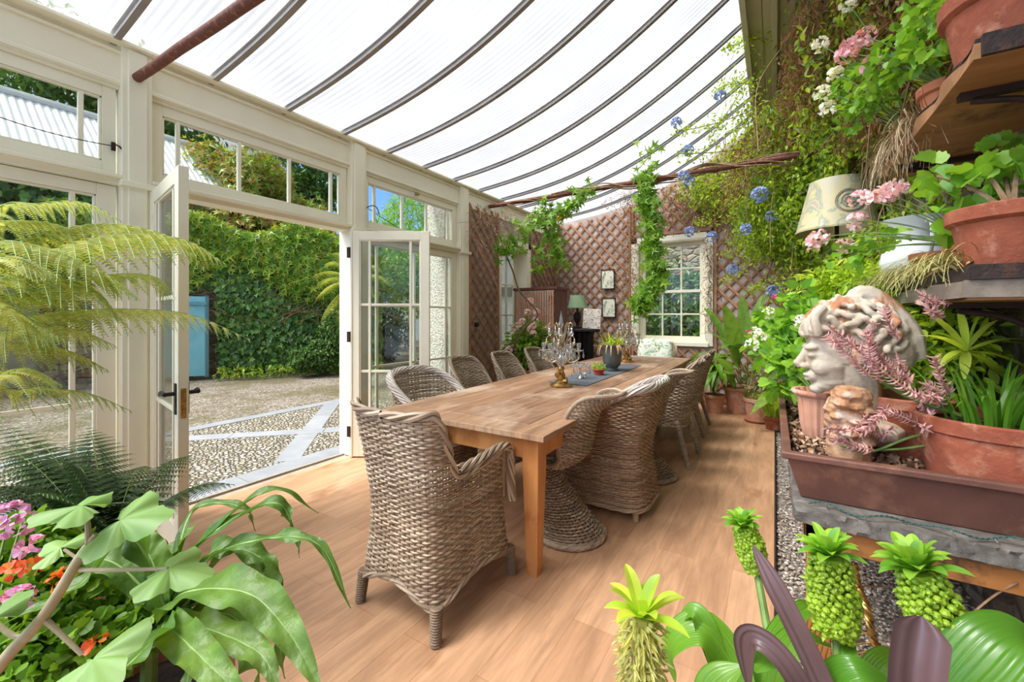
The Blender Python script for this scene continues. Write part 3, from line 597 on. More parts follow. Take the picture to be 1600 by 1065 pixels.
tree('ivy_clad_tree', 'tall rounded mass of reddening ivy rising above the courtyard wall', 'tree', (-13.6, 6.4, -.1), [((-13.6, 6.2, 3.4), (2.0, 1.7, 3.0), 1), ((-13.2, 7.2, 2.9), (1.6, 1.5, 2.4), .6), ((-12.6, 8.0, 2.4), (1.6, 1.4, 1.9), .5)], 13000, .21, M['creepred'], L_HAND)
tree('leafy_tree', 'dark green tree against the sky behind the reddening ivy', 'tree', (-17, 15, -.1), [(P(455, 262, 20), (1.3, 1.3, 1.2), .8), (P(500, 290, 21), (1.2, 1.2, .9), .8), (P(420, 300, 20), (2, 2, 1.3), .5), (P(470, 330, 21), (2.6, 2, 1.2), .8)], 1500, .3, M['tree'])
tree('leafy_tree', 'dark tree rising over the shed roof', 'tree', (-19, 2.5, -.1), [(P(60, 120, 16), (3.4, 3.4, 2.2), 1), (P(170, 155, 17), (2.4, 2.6, 2.0), .7), (P(255, 180, 17), (1.8, 2, 1.7), .5)], 4500, .3, M['tree'])
tree('leafy_tree', 'light green spiky tree seen through the middle transom panes', 'tree', tuple(F(640, 540, 0)), [(P(640, 345, 24), (1.9, 1.5, 1.6), .8), (P(600, 395, 23), (2.2, 1.6, 1.8), 1), (P(655, 400, 23), (2, 1.6, 1.6), .8)], 2200, .34, M['treelight'], L_THIN)
tree('leafy_tree', 'green tree seen through the upper panes of the open right-hand door', 'tree', tuple(F(600, 560, 0)), [(P(585, 420, 17), (2.0, 1.2, 1.5), 1), (P(640, 430, 18), (1.6, 1.2, 1.6), .8), (P(560, 470, 17), (1.2, 1, 1.6), .5)], 2500, .22, M['creeper'])
tree('dark_bush', 'rounded dark bush seen through the open right-hand door', 'bush', tuple(F(605, 565, -.07)), [(P(600, 515, 12.5), (.75, .75, .75), 1), (P(592, 500, 12.5), (.5, .5, .5), .4)], 2000, .12, M['dark'])
tree('dark_bush', 'dark shrubs at the right end of the ivy wall', 'bush', tuple(F(505, 585, -.07)), [(P(507, 552, 9.8), (.34, .4, .36), 1), (P(475, 560, 9.6), (.3, .3, .26), .5), (P(522, 520, 10), (.3, .3, .6), .7)], 2600, .09, M['tree'])
tree('garden_hedge', 'leafy bank beyond the back window', 'hedge', (-1.4, 10.2, -.1), [((-1.9, 10.0, 1.0), (1.6, .9, 1.5), 1), ((-.3, 10.2, 1.2), (1.7, .9, 1.6), 1), ((-3.2, 10.4, 1.3), (1.4, .9, 1.9), 1)], 3500, .15, M['tree'])
g = MB(); g.box((-5, 11.5, -.2), (4, 11.9, 3.4)); tag(g.build('garden_wall', M['stone'], smooth=False), kind='structure')
g = MB(); g.box((-3.4, 7.35, -.2), (6, 30, -.08)); tag(g.build('back_garden_ground', mat('back_lawn', (92, 112, 56), (70, 90, 44), 5, .95), smooth=False), kind='structure')
# distant white house
dh = thing('white_house', 'white house with a sash window seen through the open right-hand door', 'house', (-14, 21, 0))
g = MB(); g.bar((-19, 17, 1.2), (-8, 23.5, 1.2), .6, 2.6); g.build('house_wall', mat('white_render', (232, 230, 220), None), dh, smooth=False)
g = MB(); g.bar((-19, 17, 2.75), (-8, 23.5, 2.75), .8, .5); g.build('house_roof', M['slate'], dh, smooth=False)
g = MB(); g.bar(P(612, 530, 22.3), P(622, 530, 22.7), .1, 1.2); g.build('house_window', M['slate'], dh, smooth=False)
# pebbledashed pier of the house with a white window frame
pr = thing('pebbledash_pier', 'pebbledashed corner pier of the house outside the third bay', 'wall', (-4.3, 4.9, 0))
m, n, b, o = base_mat('pebbledash'); nn = noise(n, 32, detail=4); ln(n, ramp(n, nn, [(.35, lin((176, 170, 156))), (.62, lin((226, 222, 208)))]), b.inputs['Base Color']); b.inputs['Roughness'].default_value = .95; bump(n, b, nn, 1, .03)
g = MB(); g.box((-4.62, 4.78, -.1), (-4.23, 5.2, 3.5)); g.build('pier', m, pr, smooth=False)
g = MB()
for x0 in (-4.22, -4.13, -4.0): g.box((x0, 4.83, 0), (x0+.045, 4.95, 3.4))
for z in (.02, .85, 1.5, 2.15, 2.75): g.box((-4.22, 4.85, z), (-3.9, 4.92, z+.04))
g.box((-4.22, 4.84, 3.3), (-3.8, 5.0, 3.5)); g.build('window_frame', M['cream'], pr, smooth=False)
# overhead cable
mb = MB(); mb.tube(bez(P(540, 300, 14), P(600, 345, 14), P(640, 365, 14)), .012, 5); tag(mb.build('cable', M['black'], loc=tuple(P(540, 300, 14))), 'thin black cable crossing the blue sky outside the third bay', 'cable')
# ================================================================ WICKER
def wick(name, a, b_, c):
    m, n, b, o = base_mat(name); g = nd(n, 'ShaderNodeNewGeometry')
    col = ramp(n, g.outputs['Random Per Island'], [(.1, lin(a)), (.5, lin(b_)), (.9, lin(c))])
    ln(n, mixc(n, 1, col, ramp(n, noise(n, 9, detail=4), [(.3, (.8, .77, .74)), (.7, (1.12, 1.1, 1.08))]), 'MULTIPLY'), b.inputs['Base Color']); b.inputs['Roughness'].default_value = .6; return m
M['wick'] = wick('grey_wicker', (134, 116, 96), (162, 144, 123), (190, 176, 156))
M['wickbrown'] = wick('brown_wicker', (142, 112, 82), (166, 138, 108), (186, 164, 138))
M['wickpale'] = wick('pale_grey_wicker', (168, 158, 148), (190, 182, 174), (208, 202, 196))
M['stake'] = mat('wicker_stakes', (146, 126, 104), (122, 104, 84), 20, .7)
def frames(S, U, V):
    Pn = S(U, V); e = 1e-3; du = S(U+e, V)-S(U-e, V); dv = S(U, V+e)-S(U, V-e); N = unit(np.cross(du, dv)); return Pn, N, unit(dv)
def strand(mb, Pc, N, B, r, n=5, mi=0, fl=1.0):
    th = np.arange(n)/n*2*math.pi+.3
    mb.grid(Pc[:, None]+r*(np.cos(th)[None, :, None]*N[:, None]*fl+np.sin(th)[None, :, None]*B[:, None]), closed=True, mi=mi)
def weave(S, ns, rows, mask, ru=.0055, amp=.0055, per=4, closed=True, rs=.0045, v0=0., v1=1., u0=0., u1=1., seed=0, cs=6):
    """S(u,v) surface; rows = list of v (weft), ns warp stakes; mask(u,v) says where the basketwork is"""
    w = MB(); st = MB(); k = ns*per; u = np.linspace(u0, u1, k+1); rg = np.random.default_rng(seed)
    for j, v in enumerate(rows):
        vv = np.full_like(u, v); mk = mask(u, vv)
        if not mk.any(): continue
        Pn, N, B = frames(S, u, vv); ph = u*ns/(u1-u0)*math.pi+math.pi*j
        jit = rg.normal(0, .0008, len(u)); 
        Pc = Pn+N*(amp*np.cos(ph)+jit)[:, None]+B*np.cumsum(rg.normal(0, .0002, len(u)))[:, None]*.6
        for i, q in runs(mk):
            if q-i < 2: continue
            # cut into canes so that the colour varies along a row
            c = i
            while c < q:
                e = min(q, c+int(rg.integers(18, 60))); 
                if q-e < 4: e = q
                strand(w, Pc[c:e+1], N[c:e+1], B[c:e+1], ru); c = e
    for i in range(ns if closed else ns+1):
        uu = u0+(u1-u0)*i/ns; v = np.linspace(v0, v1, 26); U = np.full_like(v, uu); mk = mask(U, v)
        Pn, N, B = frames(S, U, v)
        du = unit(np.cross(B, N))
        for a, q in runs(mk):
            if q-a > 1: strand(st, Pn[a:q+1], N[a:q+1], du[a:q+1], rs, 4)
    return w, st
def rope(mb, path, R_, r, twist=18, k=5, closed=False, n=5):
    path = np.asarray(path, float); t = unit(np.gradient(path, axis=0)); ref = np.array([0, 0, 1.])
    x = unit(np.cross(t, np.where(np.abs(t[:, 2:3]) > .95, np.array([[1., 0, 0]]), ref))); z = np.cross(x, t)
    L = np.concatenate([[0], np.cumsum(np.linalg.norm(np.diff(path, axis=0), axis=1))])
    for i in range(k):
        th = L*twist+i*2*math.pi/k
        mb.tube(path+R_*(np.cos(th)[:, None]*x+np.sin(th)[:, None]*z), r, n, cap=False)
def smooth_path(pts, n):
    pts = np.asarray(pts, float); k = len(pts); t = np.linspace(0, k-1, n); i = np.clip(t.astype(int), 0, k-2); f = (t-i)[:, None]
    pm = np.concatenate([[2*pts[0]-pts[1]], pts, [2*pts[-1]-pts[-2]]]); a, b, c, d = pm[i], pm[i+1], pm[i+2], pm[i+3]
    return .5*((2*b)+(c-a)*f+(2*a-5*b+4*c-d)*f*f+(3*b-a-3*c+d)*f**3)
def ss(x, a, b): t = np.clip((np.asarray(x, float)-a)/(b-a), 0, 1); return t*t*(3-2*t)
def shell_chair(name, label, loc, rz, P_, wmat='wick', group=None, seed=0):
    """basketwork shell. P_: plan half width w(z), back yb(z), front yf(z), rim height rim(x,y), hem height hem(x,y), legs"""
    root = thing(name, label, 'chair', loc, group, rz)
    ex = P_.get('sq', .55); th = np.linspace(0, 2*math.pi, 721)
    def plan(t, z):
        c, s = np.cos(t), np.sin(t); w = P_['w'](z); yb, yf = P_['yb'](z), P_['yf'](z); cy0 = (yb+yf)/2; hy = (yf-yb)/2
        x = w*np.sign(c)*np.abs(c)**ex; y = cy0+hy*np.sign(s)*np.abs(s)**ex
        if 'narrow' in P_: x = x*(1-P_['narrow']*ss(-y, -.05, .3)*ss(z, .5, .9))
        return x, y
    X, Y = plan(th, .42); L = np.concatenate([[0], np.cumsum(np.hypot(np.diff(X), np.diff(Y)))]); L /= L[-1]
    th_of = lambda u: np.interp((np.asarray(u)+.75) % 1.0, L, th)+0     # u = 0 at the middle of the back
    top = P_['top']
    def S(u, v):
        z = v*top; x, y = plan(th_of(u), z); return np.stack([x, y, z+0*x], -1)
    def xy(u): return plan(th_of(u), .42)
    rim = lambda u: P_['rim'](*xy(u)); hem = lambda u: P_['hem'](*xy(u))
    mask = lambda u, v: (v*top <= rim(u)) & (v*top >= hem(u))
    h0 = P_['h0']; rows = np.arange(h0, top, P_.get('pitch', .0135))/top
    ns = P_.get('ns', 46)
    w, st = weave(S, ns if ns % 2 == 0 else ns+1, rows, mask, ru=P_.get('ru', .0062), amp=.0042, seed=seed, per=4)
    w.build('weave', M[wmat], root, loc='local'); st.build('stakes', M['stake'], root, loc='local')
    # rim and hem
    uu = np.linspace(0, 1, 200); Pr = S(uu, rim(uu)/top); keep = rim(uu) > .01
    r = MB(); rope(r, Pr, P_.get('rimR', .009), P_.get('rimr', .008), P_.get('twist', 22), P_.get('rimk', 3)); r.build('rim', M[P_.get('rimmat', wmat)], root, loc='local')
    r = MB(); Ph = S(uu, hem(uu)/top); rope(r, Ph, .008, .008, 24, 3); r.build('hem', M[wmat], root, loc='local')
    for (x, y, tx, ty, zt) in P_['legs']:
        l = MB(); pth = np.linspace((x, y, 0), (tx, ty, zt), 8); l.tube(pth, np.linspace(.019, .024, 8), 10)
        if P_.get('wrap', True):
            s = np.linspace(0, 1, 140); dd = np.array([tx-x, ty-y, zt]); hx = (np.array([x, y, 0])+dd*s[:, None])
            rr = .021+.004*s; hx = hx+np.stack([rr*np.cos(s*90), rr*np.sin(s*90), 0*s], 1); l.tube(hx, .0045, 4)
        l.build('leg', M[wmat], root, loc='local')
    return root
C0 = lambda v: (lambda z: v+0*np.asarray(z, float))
def lerp(a, b): return lambda z: a+(b-a)*np.asarray(z, float)
# the square backed armchair at the near end
ARM = dict(top=.97, h0=.1, pitch=.0122, ns=62, ru=.0062, sq=.38,
    w=lambda z: .225+.045*np.clip((.45-z)/.4, 0, 1)**1.6+.045*np.clip((z-.5)/.45, 0, 1)**1.2,
    yb=lambda z: -.285-.035*np.clip((.45-z)/.4, 0, 1)**1.6-.075*np.clip((z-.45)/.5, 0, 1)**1.5,
    yf=lambda z: .285+.03*np.clip((.45-z)/.4, 0, 1)**1.6,
    rim=lambda x, y: np.where(y > .262, .40, .655+.02*ss(y, 0, .25)+(.275+.028*(np.abs(x)/.225)**3)*(1-ss(y, -.245, -.13))-.02*ss(-np.abs(y+.08), -.08, 0)),
    hem=lambda x, y: .115+.085*np.clip(1-(np.abs(x)/.215)**2, 0, 1)*(np.abs(y) > .2)+.075*np.clip(1-(y/.27)**2, 0, 1)*(np.abs(x) > .19),
    legs=[(-.243, -.285, -.232, -.27, .15), (.243, -.285, .232, -.27, .15), (-.243, .285, -.232, .27, .15), (.243, .285, .232, .27, .15)], rimR=.012, rimr=.010, twist=20)
arm = shell_chair('wicker_armchair', 'square-backed grey wicker armchair in front of the near end of the table', (-1.41, 1.56, 0), math.radians(-1), ARM, seed=1)
for s in (-1, 1):
    a_ = MB(); pth = smooth_path([(s*.225, -.13, .665), (s*.232, 0, .672), (s*.236, .16, .69), (s*.235, .25, .675), (s*.232, .285, .62), (s*.23, .292, .5), (s*.235, .30, .38)], 60); rope(a_, pth, .016, .0085, 20, 5); a_.build('arm_roll', M['wick'], arm, loc='local')
def seatpad(label, loc, w, d, h, m, rz=0, group=None, name='seat_cushion', cat='cushion', tilt=None, rnd=.35):
    mb = MB(); n = 24; u = np.linspace(-1, 1, n)
    X, Y = np.meshgrid(u, u, indexing='ij'); e = (1-np.abs(X)**5)*(1-np.abs(Y)**5); k = 1-rnd*.25*(X*X*Y*Y)
    for s in (1, -1): mb.grid(np.stack([X*w/2*k, Y*d/2*k, s*h/2*np.clip(e, 0, 1)**.5*(1+.05*np.sin(X*4)*np.cos(Y*5))+(h/2)], -1)[::s])
    rp = np.array([(w/2*math.copysign(abs(math.cos(t))**.45, math.cos(t))*.985, d/2*math.copysign(abs(math.sin(t))**.45, math.sin(t))*.985, h/2) for t in np.linspace(0, 2*math.pi, 60)]); mb.tube(rp, .004, 5)
    o = mb.build(name, m, None, loc=(0, 0, 0)); o.location = loc; o.rotation_euler = tilt or (0, 0, rz); return tag(o, label, cat, group)
def floral(name, bgc, gr, sc=7):
    m, n, b, o = base_mat(name); a1 = noise(n, sc, (1, 1.6, 1), 3, .5, dist=2.5); a2 = noise(n, sc*1.7, (1.5, 1, 1), 2, .5, dist=1.5)
    k = ramp(n, a1, [(.545, (0, 0, 0)), (.57, (1, 1, 1)), (.61, (1, 1, 1)), (.64, (0, 0, 0))]); k2 = ramp(n, a2, [(.62, (0, 0, 0)), (.64, (1, 1, 1))])
    c = mixc(n, k, lin(bgc), lin(gr)); c = mixc(n, k2, c, lin((150, 158, 104))); ln(n, c, b.inputs['Base Color']); b.inputs['Roughness'].default_value = .9; bump(n, b, noise(n, 300), .1); return m
M['floral'] = floral('cream_cloth_with_green_leaves', (232, 226, 212), (112, 128, 88), 6)
M['plaincloth'] = mat('off_white_cloth', (236, 232, 224), (226, 222, 214), 6, .9)
seatpad('cream cushion with green leaf print on the near armchair', (-1.41, 1.60, .44), .42, .48, .09, M['floral'])
q = MB(); q.box((-.19, -.24, .425), (.19, .24, .44)); q.build('seat_deck', M['stake'], arm, loc='local', smooth=False)
# barrel armchair, right side
BAR = dict(top=.93, h0=.06, pitch=.0135, ns=60, ru=.0064, sq=.42,
    w=lambda z: .25+.035*np.clip((.45-z)/.4, 0, 1)**1.3+.05*np.clip((z-.45)/.4, 0, 1), yb=lambda z: -.27-.05*np.clip((.45-z)/.4, 0, 1)**1.3-.10*np.clip((z-.4)/.5, 0, 1), yf=lambda z: .28+.03*np.clip((.45-z)/.4, 0, 1),
    rim=lambda x, y: np.where(y > .25, .40, .64+.25*(1-ss(y, -.30, .24))), hem=lambda x, y: .075+0*x,
    legs=[(-.23, -.26, -.22, -.25, .1), (.23, -.26, .22, -.25, .1), (-.23, .25, -.22, .24, .1), (.23, .25, .22, .24, .1)], rimR=.02, rimr=.0095, rimk=7, twist=15, wrap=False, rimmat='wickpale')
tub = shell_chair('wicker_armchair', 'brown wicker tub armchair with a thick pale rope rim, second on the right', (-1.03, 2.97, 0), math.radians(90), BAR, 'wickbrown', seed=2)
q = MB(); q.box((-.21, -.22, .41), (.21, .24, .43)); q.build('seat_deck', M['stake'], tub, loc='local', smooth=False)
# round backed armchair, left side
TUB = dict(BAR); TUB.update(top=.93, rim=lambda x, y: np.where(y > .26, .40, .62+.28*(1-ss(y, -.34, .20))), w=lambda z: .27+.03*np.clip((.45-z)/.4, 0, 1)+.06*np.clip((z-.45)/.4, 0, 1), sq=.8, rimR=.022)
tub2 = shell_chair('wicker_armchair', 'round-backed grey wicker armchair with a thick rolled rim at the left corner of the table', (-2.30, 2.52, 0), math.radians(-92), TUB, 'wick', seed=3)
q = MB(); q.box((-.21, -.22, .41), (.21, .24, .43)); q.build('seat_deck', M['stake'], tub2, loc='local', smooth=False)
seatpad('off-white round-edged cushion on the left armchair, under the table edge', (-2.18, 2.50, .43), .46, .44, .07, M['plaincloth'], rnd=1.6)
# woven cantilever chair with a flared cone foot
def cone_chair(name, label, loc, rz, group, seed):
    root = thing(name, label, 'chair', loc, group, rz)
    side = smooth_path([(0, .26, .40), (0, .22, .455), (0, .05, .44), (0, -.08, .435), (0, -.17, .49), (0, -.20, .58), (0, -.225, .68), (0, -.265, .77), (0, -.335, .85), (0, -.42, .90)], 60)
    sl = np.linspace(0, 1, 60); wid = np.interp(sl, [0, .15, .35, .5, .75, .92, 1], [.17, .21, .225, .22, .20, .13, .03])
    def S(u, v):
        u = np.asarray(u, float)*2-1; v = np.asarray(v, float); y = np.interp(v, sl, side[:, 1]); z = np.interp(v, sl, side[:, 2]); w = np.interp(v, sl, wid)
        e = 1e-2; ty = np.interp(v+e, sl, side[:, 1])-np.interp(v-e, sl, side[:, 1]); tz = np.interp(v+e, sl, side[:, 2])-np.interp(v-e, sl, side[:, 2]); L = np.hypot(ty, tz)+1e-9
        cup = .10*np.abs(u)**2.2*(.5+.5*ss(v, .35, .6))*(1-ss(v, .78, 1)); return np.stack([w*np.sin(u*1.35)/math.sin(1.35), y+cup*(tz/L), z+cup*(-ty/L)], -1)
    w, st = weave(S, 18, np.linspace(.02, .985, 84), lambda u, v: (u >= 0) & (v >= 0), closed=False, ru=.006, amp=.005, seed=seed, per=4)
    w.build('weave', M['wick'], root, loc='local'); st.build('stakes', M['stake'], root, loc='local')
    r = MB(); a = np.linspace(0, 1, 60); z0 = np.zeros(20)+1
    edge = np.concatenate([S(0*a, a), S(np.linspace(0, 1, 16), np.ones(16)), S(0*a+1, a[::-1]), S(np.linspace(1, 0, 16), np.zeros(16))]); r.tube(edge, .013, 8); rope(r, edge, .007, .007, 60, 2); r.build('rim', M['wick'], root, loc='local')
    def B(u, v):
        u = np.asarray(u, float)*2*math.pi; v = np.asarray(v, float); k = (1-v)**1.7
        rx, ry = .105+.105*k, .09+.125*k; return np.stack([rx*np.cos(u), .10*v-.11*(1-v)+ry*np.sin(u)+.04, .035+.38*v], -1)
    w, st = weave(B, 40, np.linspace(0, 1, 30), lambda u, v: (v >= -.01) & (v <= 1.01), ru=.0065, amp=.005, seed=seed+5)
    w.build('pedestal', M['wick'], root, loc='local'); st.build('pedestal_stakes', M['stake'], root, loc='local')
    r = MB(); u = np.linspace(0, 1, 70); b0 = B(u, 0*u); b0[:, 2] = .022; r.tube(b0, .02, 8); rope(r, b0, .012, .011, 45, 3); r.build('pedestal_foot', M['wick'], root, loc='local')
    return root
c1 = cone_chair('wicker_cone_chair', 'legless wicker chair on a flared cone foot, nearest on the right side', (-1.16, 2.38, 0), math.radians(90), 'wicker chairs on cone feet', 7)
seatpad('cream leaf-print cushion on the nearest wicker cone chair', (-1.20, 2.38, .455), .34, .36, .05, M['floral'], rnd=1.5)
copy_tree(c1, loc=(-.98, 3.6, 0), rz=math.radians(93), label='legless grey wicker chair on a flared cone foot, behind the brown tub armchair')
# leggy chairs further down
LEG = dict(top=.96, h0=.33, pitch=.0155, ns=44, ru=.0072, sq=.72,
    w=lambda z: .22+.03*np.clip((z-.45)/.4, 0, 1), yb=lambda z: -.24-.13*np.clip((z-.4)/.5, 0, 1)**1.3, yf=lambda z: .23+0*z,
    rim=lambda x, y: np.where(y > -.02, .46, .46+.47*(1-ss(y, -.235, -.02))**.6), hem=lambda x, y: .345+0*x,
    legs=[(-.24, -.30, -.19, -.18, .40), (.24, -.30, .19, -.18, .40), (-.21, .22, -.18, .17, .38), (.21, .22, .18, .17, .38)], rimR=.010, rimr=.009, twist=24, wrap=True)
lg = shell_chair('wicker_dining_chair', 'wicker dining chair with splayed legs, fourth from the front on the right side', (-.93, 4.18, 0), math.radians(88), LEG, 'wick', group='wicker dining chairs along the table', seed=4)
q = MB(); q.box((-.18, -.2, .43), (.18, .2, .45)); q.build('seat_deck', M['stake'], lg, loc='local', smooth=False)
copy_tree(lg, loc=(-.96, 4.80, 0), rz=math.radians(91), label='splay-legged wicker dining chair, last but one on the right side')
copy_tree(lg, loc=(-.98, 5.42, 0), rz=math.radians(90), label='grey wicker dining chair furthest away on the right side of the table')
copy_tree(lg, loc=(-2.33, 3.25, 0), rz=math.radians(-90), label='wicker dining chair on the left side, just beyond the round-backed armchair')
copy_tree(lg, loc=(-2.33, 3.96, 0), rz=math.radians(-88), label='wicker dining chair on the left side of the table beside the trellis panel')
copy_tree(lg, loc=(-2.33, 4.68, 0), rz=math.radians(-90), label='wicker dining chair on the left side beside the pink hydrangea')
copy_tree(lg, loc=(-2.36, 5.45, 0), rz=math.radians(-96), label='wicker dining chair on the left side in front of the black cast-iron stove')
e_ = copy_tree(lg, loc=(-1.50, 6.52, 0), rz=math.radians(182), label='wicker chair at the far end of the table under the back window')
pl = seatpad('pale cushion with green leaf print standing against the far end chair', (-1.56, 6.62, .74), .52, .50, .12, floral('green_leaf_print', (226, 232, 218), (130, 168, 128), 5), tilt=(math.radians(78), 0, math.radians(4)), name='scatter_cushion')
# ================================================================ TABLE
m, n, b, o = base_mat('weathered_pine_top'); g_ = nd(n, 'ShaderNodeNewGeometry')
c = ramp(n, g_.outputs['Random Per Island'], [(0, lin((172, 136, 106))), (.5, lin((148, 114, 88))), (1, lin((184, 150, 120)))])
c = mixc(n, 1, c, ramp(n, noise(n, 2.6, (7, .8, 1), 7, .65, dist=.8), [(.32, (.58, .52, .48)), (.5, (.92, .90, .88)), (.66, (1.14, 1.12, 1.1))]), 'MULTIPLY')
c = mixc(n, 1, c, ramp(n, noise(n, 7, (16, .7, 1), 5, .6, dist=.5), [(.32, (.74, .70, .66)), (.55, (1.04, 1.04, 1.04))]), 'MULTIPLY')
c = mixc(n, ramp(n, noise(n, 1.6, (1.5, .8, 1), 4, .6), [(.52, (0, 0, 0)), (.66, (.45, .45, .45))]), c, lin((226, 206, 184)))
c = mixc(n, ramp(n, noise(n, 5, (3, 1, 1), 3), [(.70, (0, 0, 0)), (.76, (.7, .7, .7))]), c, lin((120, 78, 56)))
ln(n, c, b.inputs['Base Color']); b.inputs['Roughness'].default_value = .5; bump(n, b, noise(n, 8, (20, 1, 1), 6), .25, .004); M['top'] = m
M['pine'] = mat('orange_pine', (206, 146, 88), (188, 126, 70), 3, .5, stretch=(5, 5, .7), stain=(168, 106, 58), stscale=6, bmp=.05)
TX0, TX1, TY0, TY1 = -2.125, -.965, 1.79, 6.17
tb = thing('dining_table', 'long weathered pine farmhouse table with square tapered legs', 'table', (TX0/2+TX1/2, (TY0+TY1)/2, 0))
q = MB(); x = TX0
wds = [.17, .205, .20, .205, .20, .18]; k_ = (TX1-TX0)/sum(wds)
for i, w_ in enumerate(wds):
    w_ *= k_; q.box((x+.0012, TY0+(.165 if i not in (0, 5) else .165), .728), (x+w_-.0012, TY1-.165, .76-.0006*(i % 2))); x += w_
q.box((TX0, TY0, .728), (TX1, TY0+.163, .7605)); q.box((TX0, TY1-.163, .728), (TX1, TY1, .7605)); top = q.build('tabletop', M['top'], tb, bevel=.004)
q = MB(); A0 = .075
for a, c in (((TX0+A0, TY0+A0, .61), (TX1-A0, TY0+A0+.025, .727)), ((TX0+A0, TY1-A0-.025, .61), (TX1-A0, TY1-A0, .727)), ((TX0+A0, TY0+A0, .61), (TX0+A0+.025, TY1-A0, .727)), ((TX1-A0-.025, TY0+A0, .61), (TX1-A0, TY1-A0, .727))): q.box(a, c)
q.build('apron', M['pine'], tb)
for x, y, sx, sy in ((TX1-.115, TY0+.115, 1, 1), (TX0+.115, TY0+.115, -1, 1), (TX1-.115, TY1-.115, 1, -1), (TX0+.115, TY1-.115, -1, -1)):
    q = MB(); V = []
    for z, hw in ((0, .030), (.04, .032), (.56, .047), (.728, .047)): V.append([(x-hw, y-hw, z), (x+hw, y-hw, z), (x+hw, y+hw, z), (x-hw, y+hw, z)])
    q.grid(np.array(V), closed=True); q.add(V[0], [[3, 2, 1, 0]]); q.build('leg', M['pine'], tb, bevel=.004)
tt = math.radians(.6)
tb.rotation_euler = (0, 0, tt*.6)
# runner
q = MB(); q.box((-1.69, 3.28, .7615), (-1.33, 4.95, .7665)); tag(q.build('table_runner', mat('grey_slate_cloth', (98, 104, 110), (84, 90, 98), 20, .8, bmp=.1), loc=(-1.5, 4.1, .76)), 'dark grey runner lying along the middle of the table', 'table runner')
# ---------------------------------------------------------------- candelabra
m, n, b, o = base_mat('cut_crystal'); n.nodes.remove(b)
t1 = nd(n, 'ShaderNodeBsdfTransparent'); g1_ = nd(n, 'ShaderNodeBsdfGlossy'); g1_.inputs['Roughness'].default_value = .08; d_ = nd(n, 'ShaderNodeBsdfTranslucent'); d_.inputs[0].default_value = (.95, .96, .98, 1)
xx = nd(n, 'ShaderNodeMixShader'); xx.inputs[0].default_value = .3; ln(n, t1.outputs[0], xx.inputs[1]); ln(n, d_.outputs[0], xx.inputs[2])
lw_ = nd(n, 'ShaderNodeLayerWeight'); lw_.inputs[0].default_value = .45; x2 = nd(n, 'ShaderNodeMixShader'); ln(n, math_(n, 'ADD', lw_.outputs['Facing'], .12, True), x2.inputs[0]); ln(n, xx.outputs[0], x2.inputs[1]); ln(n, g1_.outputs[0], x2.inputs[2]); ln(n, x2.outputs[0], o.inputs[0]); M['crystal'] = m
M['gilt'] = mat('old_gilt_metal', (206, 192, 160), (160, 138, 98), 25, .35, .7)
def drop(mb, p, L, r):
    x, y, z = p; mb.tube([(x, y, z+L*.25), (x, y, z)], .0012, 4)
    mb.lathe([(.0005, 0), (r*.5, -.12*L), (r*.55, -.2*L), (r*.25, -.28*L), (r, -.62*L), (r*.8, -.85*L), (.0005, -L)], (x, y, z), 6)
